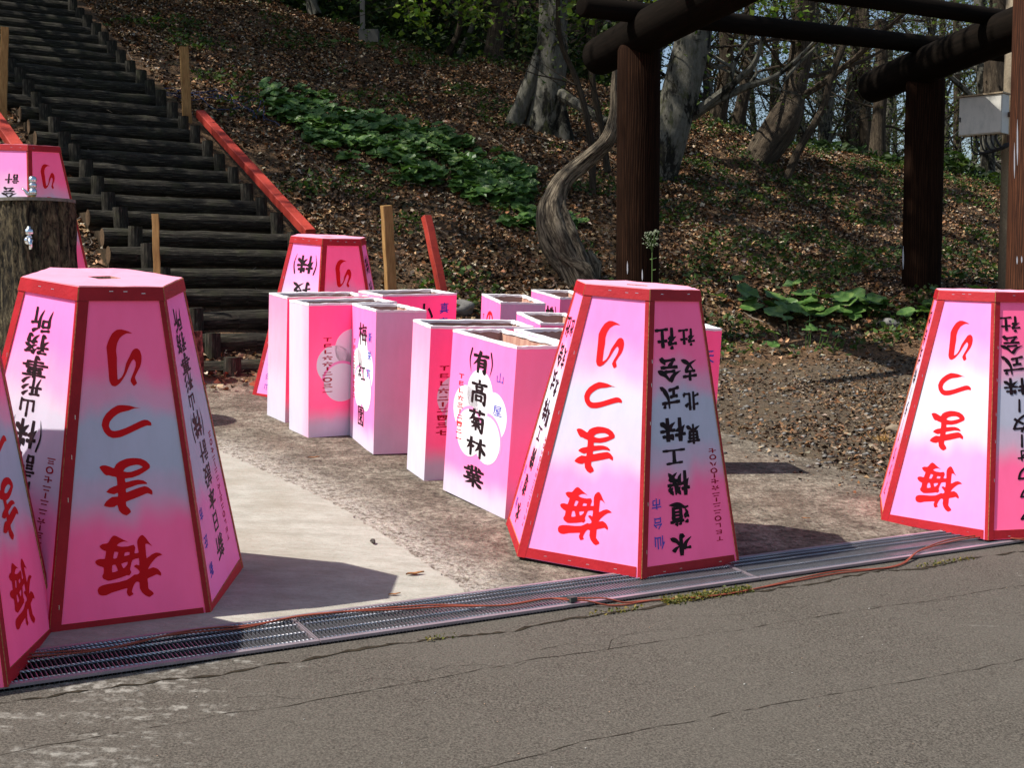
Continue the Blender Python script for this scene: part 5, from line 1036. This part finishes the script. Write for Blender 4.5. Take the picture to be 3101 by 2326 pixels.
def tree_proto(seed, H_, r0, lean, nbr, h0, mat, leaf_n, leaf_s, maxlev=2, gcols=GREEN, spread=.4, crownL=.33):
    rng = random.Random(seed); tr_ = MB(); path = []; rr = []; n = 9; x = y = 0
    for i in range(n + 1):
        t = i / n; path.append(Vector((lean[0] * t * H_ + rng.gauss(0, .02) * H_ * t * .6, lean[1] * t * H_, t * H_ - .25))); rr.append(r0 * (1.35 if i == 0 else 1) * (1 - .62 * t))
    L_ = catmull(path, 3); R_ = np.interp(np.linspace(0, n, len(L_)), range(n + 1), rr); R_[0] *= 1.25
    tr_.tube(L_, list(R_), 12, cap=False); tw = MB(); lv = []
    for k in range(nbr):
        t = h0 + (1 - h0) * (k + rng.random()) / nbr; i = min(int(t * n), n - 1); b = path[i].lerp(path[i + 1], t * n - i); a = rng.uniform(0, 6.28); d = Vector((math.cos(a), math.sin(a), rng.uniform(.15, 1.1))).normalized()
        grow(tw, lv, b, d, rr[i] * rng.uniform(.25, .5), H_ * crownL * rng.uniform(.5, 1.1) * (1.1 - .5 * t), 0, rng, maxlev)
    nr = NR(seed); base = np.array([tuple(p) for p in lv]); out = None
    if leaf_n and len(base):
        P = base[nr.integers(0, len(base), leaf_n)] + nr.normal(0, spread, (leaf_n, 3)); V, F, C_ = quads(P, leaf_s, nr, pal(nr, leaf_n, gcols)); out = npmesh('foliage', V, F, M['leaf'], C_)
    return tr_.mesh('trunk', mat, smooth=True), tw.mesh('branches', mat), out
def plant_tree(name, proto, x, y, rz, sc, label, group=None, z=None, tilt=(0, 0), cat='tree'):
    root = empty(name, (x, y, hz(x, y) if z is None else z), (tilt[0], tilt[1], rz), label, cat, group); root.scale = (sc, sc, sc)
    t, b, f = proto; link('trunk', t, root); link('branches', b, root)
    if f: link('foliage', f, root)
    return root
FRESH = [(.09, .14, .03), (.12, .16, .04), (.07, .10, .025), (.10, .10, .035)]
PR = [tree_proto(100 + i, 13, .17 + .03 * (i % 3), ((-.06, .05, .12, -.02, .08)[i], .03), 17, .15, M['bark2'] if i % 2 else M['beech'], 2600, .08, 2, FRESH, .35) for i in range(5)]
DK = [tree_proto(200 + i, 12, .17, ((.05, -.04, .1)[i], 0), 12, .12, M['bark2'], 6500, .12, 2, [(.028, .055, .012), (.045, .08, .015), (.02, .04, .01)], .6) for i in range(3)]
rg_ = random.Random(77); gA = 'thin bare trees of the wood beyond the ridge'; gB = 'leafy dark trees of the wood beyond the ridge'
for i in range(56):
    Y_ = 25.5 + 26 * rg_.random() ** .8; ra = rg_.uniform(.075, .47); X_ = ra * Y_
    plant_tree('woodland_tree', PR[rg_.randrange(5)], X_, Y_, rg_.uniform(0, 6.28), rg_.uniform(.5, 1.0), 'slender grey tree with thin twigs against the sky beyond the ridge at the right', gA)
for i in range(46):
    Y_ = 27 + 20 * rg_.random(); ra = rg_.uniform(-.34, .10); X_ = ra * Y_
    plant_tree('woodland_tree', DK[rg_.randrange(3)], X_, Y_, rg_.uniform(0, 6.28), rg_.uniform(.6, 1.1), 'dark leafy tree in the shady wood beyond the ridge, left and centre', gB)
# shrub layer behind the ridge
rg = NR(9); n = 60000; y = rg.uniform(24.6, 34, n); x = rg.uniform(-.40, .42, n) * y; hgt = (.45 + 1.2 * (x / y < .1)) * (.4 + .6 * np.abs(np.sin(1.3 * x + y) * np.sin(2.1 * x)))
z = terr(x, y) + rg.uniform(0, 1, n) * hgt; V, F, C_ = quads(np.stack([x, y, z], 1), .13, rg, pal(rg, n, [(.020, .045, .010), (.035, .065, .014), (.012, .028, .007), (.055, .085, .02)]))
o = link('shrub_layer', npmesh('shrub_layer', V, F, M['leaf'], C_)); tag(o, 'dark green bushes massed behind the ridge', kind='stuff')
# named individual trees --------------------------------------------------
def custom_tree(name, pts, radii, mat, label, nbr=0, seed=1, h0=.4, Lb=2.5, leafn=0, leaf_s=.08, flare=None, cols=FRESH, extra=None, sides=20, wob=.03, cat='tree', gn=.2):
    rng = random.Random(seed); P = [Vector(p) for p in pts]; root = empty(name, P[0], label=label, cat=cat); b0 = P[0].copy(); P = [p - b0 for p in P]
    L_ = catmull(P, 6); R_ = np.interp(np.linspace(0, len(P) - 1, len(L_)), range(len(P)), radii); mb = MB(); 
    # lumpy trunk
    L2 = L_; acc = 0; rings = []; upv = None
    for i, p in enumerate(L2):
        t = (L2[min(i + 1, len(L2) - 1)] - L2[max(i - 1, 0)]).normalized()
        if upv is None: upv = t.orthogonal().normalized()
        upv = (upv - t * upv.dot(t)).normalized(); b = t.cross(upv)
        if i: acc += (L2[i] - L2[i - 1]).length
        rings.append(([p + (upv * math.cos(2 * math.pi * k / sides) + b * math.sin(2 * math.pi * k / sides)) * R_[i] * (1 + wob * 3 * mn.noise(Vector((math.cos(2 * math.pi * k / sides) * 2, math.sin(2 * math.pi * k / sides) * 2, acc * 1.5 + seed)))) for k in range(sides)], acc))
    for (A, a0), (B, a1) in zip(rings[:-1], rings[1:]):
        for k in range(sides):
            k2 = (k + 1) % sides; mb.face([A[k], A[k2], B[k2], B[k]], [(k / sides * 1.6, a0), ((k + 1) / sides * 1.6, a0), ((k + 1) / sides * 1.6, a1), (k / sides * 1.6, a1)])
    for fp, fr in (flare or []): mb.tube([Vector(p) - b0 for p in fp], fr, 12, cap=False)
    mb.build('trunk', mat, root, smooth=True)
    tw = MB(); lv = []
    for br_, rr in (extra or []): tw.tube(catmull([Vector(p) - b0 for p in br_], 5), list(np.interp(np.linspace(0, len(br_) - 1, (len(br_) - 1) * 5 + 1), range(len(br_)), rr)), 8, cap=False); lv.append(Vector(br_[-1]) - b0)
    for k in range(nbr):
        t = h0 + (1 - h0) * rng.random(); i = int(t * (len(L_) - 1)); a = rng.uniform(0, 6.28); grow(tw, lv, L_[i], Vector((math.cos(a), math.sin(a), rng.uniform(0, .8))).normalized(), R_[i] * rng.uniform(.12, .3), Lb * rng.uniform(.6, 1.2), 0, rng, 2, gnarl=gn)
    if tw.v: tw.build('branches', mat, root)
    if leafn and lv:
        nr = NR(seed); base = np.array([tuple(p) for p in lv]); Pq = base[nr.integers(0, len(base), leafn)] + nr.normal(0, .3, (leafn, 3)); V, F, C_ = quads(Pq, leaf_s, nr, pal(nr, leafn, cols)); link('foliage', npmesh('foliage', V, F, M['leaf'], C_), root)
    return root
def RP(L, Y): return [tuple(R_at(px, py, Y if not isinstance(Y, (list, tuple)) else Y[i])) for i, (px, py) in enumerate(L)]
# pale beech right of the leaf band
t1 = RP([(1640, 425), (1652, 330), (1668, 200), (1676, 60), (1672, -80), (1660, -400), (1670, -900)], 20.4)
custom_tree('beech_tree', t1, [.34, .27, .245, .235, .225, .2, .15], M['beech'], 'thick pale beech with black patches rising from the slope right of centre', 8, 3, .62, 4, 1200, .09,
  flare=[(RP([(1535, 420), (1575, 330), (1605, 250), (1645, 110)], 20.3), [.16, .13, .12, .05]), (RP([(1712, 450), (1698, 350), (1684, 220)], 20.3), [.18, .12, .05])],
  extra=[(RP([(1690, 280), (1760, 320), (1830, 365), (1900, 370)], [20.3, 19.9, 19.6, 19.4]), [.10, .09, .07, .05])])
# leaning beech behind the centre post
t2 = RP([(1975, 590), (1990, 520), (2035, 380), (2070, 240), (2105, 90), (2125, -60), (2150, -500)], 19.2)
custom_tree('beech_tree', t2, [.33, .30, .285, .275, .25, .24, .2], M['beech'], 'leaning lichen grey beech partly hidden behind the central log post', 6, 4, .7, 4, 800, .09,
  extra=[(RP([(2095, 350), (2160, 300), (2230, 245), (2290, 180), (2320, 60)], [19.2, 19, 18.8, 18.6, 18.4]), [.09, .07, .05, .04, .02]), (RP([(2100, 345), (2180, 300), (2260, 262), (2340, 235), (2400, 190), (2470, 120)], [19.2, 19, 18.9, 18.8, 18.7, 18.6]), [.08, .06, .055, .04, .03, .015]), (RP([(2210, 255), (2230, 180), (2290, 90), (2350, 20)], 18.9), [.035, .03, .02, .01]), (RP([(2270, 255), (2290, 210), (2230, 140)], 18.9), [.03, .02, .01]), (RP([(2370, 245), (2430, 180), (2510, 100), (2560, 30)], 18.7), [.03, .02, .015, .01])])
# dead twisted trunk
t3 = RP([(1765, 875), (1738, 805), (1695, 722), (1672, 650), (1682, 595), (1712, 540), (1778, 480), (1838, 425), (1862, 350), (1862, 260), (1866, 190)], [14.2, 14.25, 14.3, 14.35, 14.4, 14.45, 14.5, 14.5, 14.55, 14.6, 14.6])
custom_tree('dead_trunk', t3, [.14, .17, .212, .175, .115, .10, .10, .088, .062, .045, .03], M['dead'], 'dead twisted grey trunk curving up from the slope foot beside the central post', cat='tree trunk', wob=.11, sides=30,
  flare=[(RP([(1700, 770), (1770, 820), (1800, 862)], 14.15), [.06, .10, .05]), (RP([(1790, 860), (1800, 800), (1780, 760)], 14.5), [.10, .09, .04])])
# curved dark saplings between
custom_tree('sapling', RP([(1795, 600), (1790, 430), (1752, 260), (1700, 130), (1690, 0), (1700, -200)], 17.5), [.045, .045, .04, .035, .03, .02], M['bark2'], 'thin dark curved sapling just left of the central post', 6, 12, .3, 1.6, 500, .07, cat='sapling')
custom_tree('sapling', RP([(1840, 520), (1820, 380), (1795, 250), (1800, 100), (1830, -50)], 18.0), [.05, .045, .04, .035, .03], M['bark2'], 'second thin dark sapling touching the left side of the central post', 5, 13, .3, 1.6, 400, .07, cat='sapling')
# moss covered tree with bulging foot
t4 = RP([(2262, 530), (2315, 455), (2370, 370), (2400, 300), (2420, 200), (2432, 100), (2440, -60), (2450, -400)], [22.0, 22.1, 22.2, 22.3, 22.4, 22.4, 22.4, 22.4])
custom_tree('mossy_tree', t4, [.20, .27, .28, .22, .19, .175, .16, .12], M['bark2'], 'moss covered tree with a swollen pale foot leaning on the right hand ridge', 8, 8, .4, 3.5, 700, .08, wob=.08)
t5 = RP([(2380, 545), (2420, 450), (2490, 330), (2515, 240), (2560, 120), (2590, 0), (2620, -200)], 21.0)
custom_tree('slanting_tree', t5, [.07, .065, .06, .05, .045, .04, .03], M['bark2'], 'thin slanting brown tree just right of the mossy tree', 7, 9, .35, 2.2, 500, .07)
t6 = RP([(1488, 198), (1500, 120), (1512, 20), (1520, -100), (1530, -400)], 24.4)
custom_tree('brown_tree', t6, [.22, .17, .15, .14, .12], M['bark2'], 'brown barked tree on the ridge left of the pale beech', 7, 10, .5, 3.5, 2500, .10, cols=[(.05, .09, .02), (.08, .13, .03)])
t7 = RP([(955, 46), (945, 10), (938, -60), (940, -300)], 24.4)
custom_tree('grey_tree', t7, [.13, .11, .10, .09], M['beech'], 'small pale tree foot on the ridge at the top left of centre', 5, 11, .5, 3, 1500, .10, cols=[(.04, .07, .02)])
for i, (pts, Y_, r_, lab) in enumerate([([(1355, 165), (1390, 90), (1400, 0), (1410, -150)], 25, .06, 'slim dark leaning trunk on the ridge, first left of the brown tree'), ([(1385, 175), (1430, 80), (1440, 0), (1455, -150)], 25, .05, 'slim pale leaning stem on the ridge beside the brown tree'), ([(1563, 200), (1568, 100), (1572, 0), (1580, -150)], 25, .05, 'thin dark upright stem between the brown tree and the pale beech'), ([(2160, 400), (2185, 300), (2200, 180), (2195, 60)], 24, .14, 'grey trunk on the ridge right of the leaning beech'), ([(2225, 400), (2250, 300), (2268, 180), (2270, 0)], 25, .12, 'dull brown trunk between the leaning beech and the mossy tree'), ([(2655, 510), (2660, 380), (2670, 220), (2665, 60)], 26, .14, 'upright brown trunk just left of the dark far post'), ([(3018, 330), (3014, 200), (3020, 60), (3040, -100)], 24, .20, 'thick dark trunk behind the white control box')]):
    custom_tree('ridge_tree', RP(pts, Y_), [r_ * 1.3, r_, r_ * .9, r_ * .8], M['bark2'] if i != 1 else M['beech'], lab, 5, 40 + i, .3, 2.4, 300, .08)
# branch with bright new leaves hanging in at the top
rg = NR(15); lv = []; tw = MB(); r0 = random.Random(4)
root_c = R_at(1320, -160, 17.5); root = empty('leafy_branch_tree', R_at(1150, -700, 17.5), label='overhanging branches with bright fresh green leaves along the top edge', cat='tree branch'); b0 = Vector(root.location)
for (a, b, Y_) in (((1180, -60), (1500, 60), 17), ((1250, -120), (1290, 95), 16.5), ((1400, -100), (1420, 60), 17.5), ((1700, -100), (1740, 20), 17.2), ((1190, -90), (1240, 40), 17), ((1850, -80), (1800, 30), 17), ((2200, -90), (2330, 40), 17.5), ((2260, -120), (2420, 35), 17.5), ((1350, -100), (1560, 20), 17)):
    A, B = R_at(*a, Y_), R_at(*b, Y_ - .5); P = catmull([A - b0, (A + B) / 2 - b0 + Vector((0, 0, .12)), B - b0], 6); tw.tube(P, list(np.linspace(.012, .003, len(P))), 4, cap=False)
    for p in P[2:]: lv += [tuple(p)] * 2
    tw.tube([P[0], P[0] + Vector((0, 0, 3))], [.012, .03], 4, cap=False)
lv = np.array(lv); Pq = lv[rg.integers(0, len(lv), 1500)] + rg.normal(0, .10, (1500, 3)); V, F, C_ = quads(Pq, .075, rg, pal(rg, 1500, [(.15, .23, .03), (.20, .28, .04), (.10, .17, .025)]), flatness=.3, aspect=1.2)
tw.build('branches', M['bark2'], root)['kind'] = 'stuff'; link('foliage', npmesh('foliage', V, F, M['leaf'], C_), root)
# wood at the left, outside the frame, whose crowns shade the slope
SHP = [tree_proto(300 + i, 15, .24, (.02, .02), 13, .30, M['bark2'], 2300, .20, 2, FRESH, .75, .36) for i in range(2)]
for i, (x, y, s_) in enumerate([(-8.5, 15.5, 1.0), (-12.5, 18.5, 1.1), (-10.5, 22.5, 1.05), (-14.5, 13.5, 1.1), (-7.6, 13.0, .72), (-9.8, 19.0, .9), (-15, 24, 1.1), (-12, 27, 1.0), (-17, 18, 1.2)]):
    plant_tree('shade_tree', SHP[i % 2], x, y, i * 1.7, s_, 'tall spring green tree of the wood left of the steps, beyond the frame', 'tall trees left of the steps')
# unseen limbs and leaves added to the beech to dapple slope and far post
nr = NR(55); Pq = []; tw = MB(); bt = bpy.data.objects['beech_tree']; b0 = Vector(bt.location)
for (cx, cy, cz, n_, s_) in ((-1.3, 13.1, 11.2, 2000, .85), (1.6, 15.5, 12.2, 900, 1.4), (-3.6, 15.5, 12.5, 800, 1.6), (-1.0, 18, 13.5, 800, 1.7), (3.5, 18.5, 13, 800, 1.6)):
    Pq.append(np.array([cx, cy, cz]) - np.array(tuple(b0)) + nr.normal(0, 1, (n_, 3)) * s_ * np.array([1, 1, .55])); tw.tube(catmull([Vector((.45, 20.4, 9.5)) - b0, Vector((cx * .6, (cy + 20.4) / 2, cz - .4)) - b0, Vector((cx, cy, cz)) - b0], 6), list(np.linspace(.13, .03, 13)), 8, cap=False)
Pq = np.concatenate(Pq); V, F, C_ = quads(Pq, .19, nr, pal(nr, len(Pq), FRESH)); link('foliage', npmesh('foliage', V, F, M['leaf'], C_), bt); tw.build('added_shade_limb', M['beech'], bt)
bpy.data.objects.remove(fob)
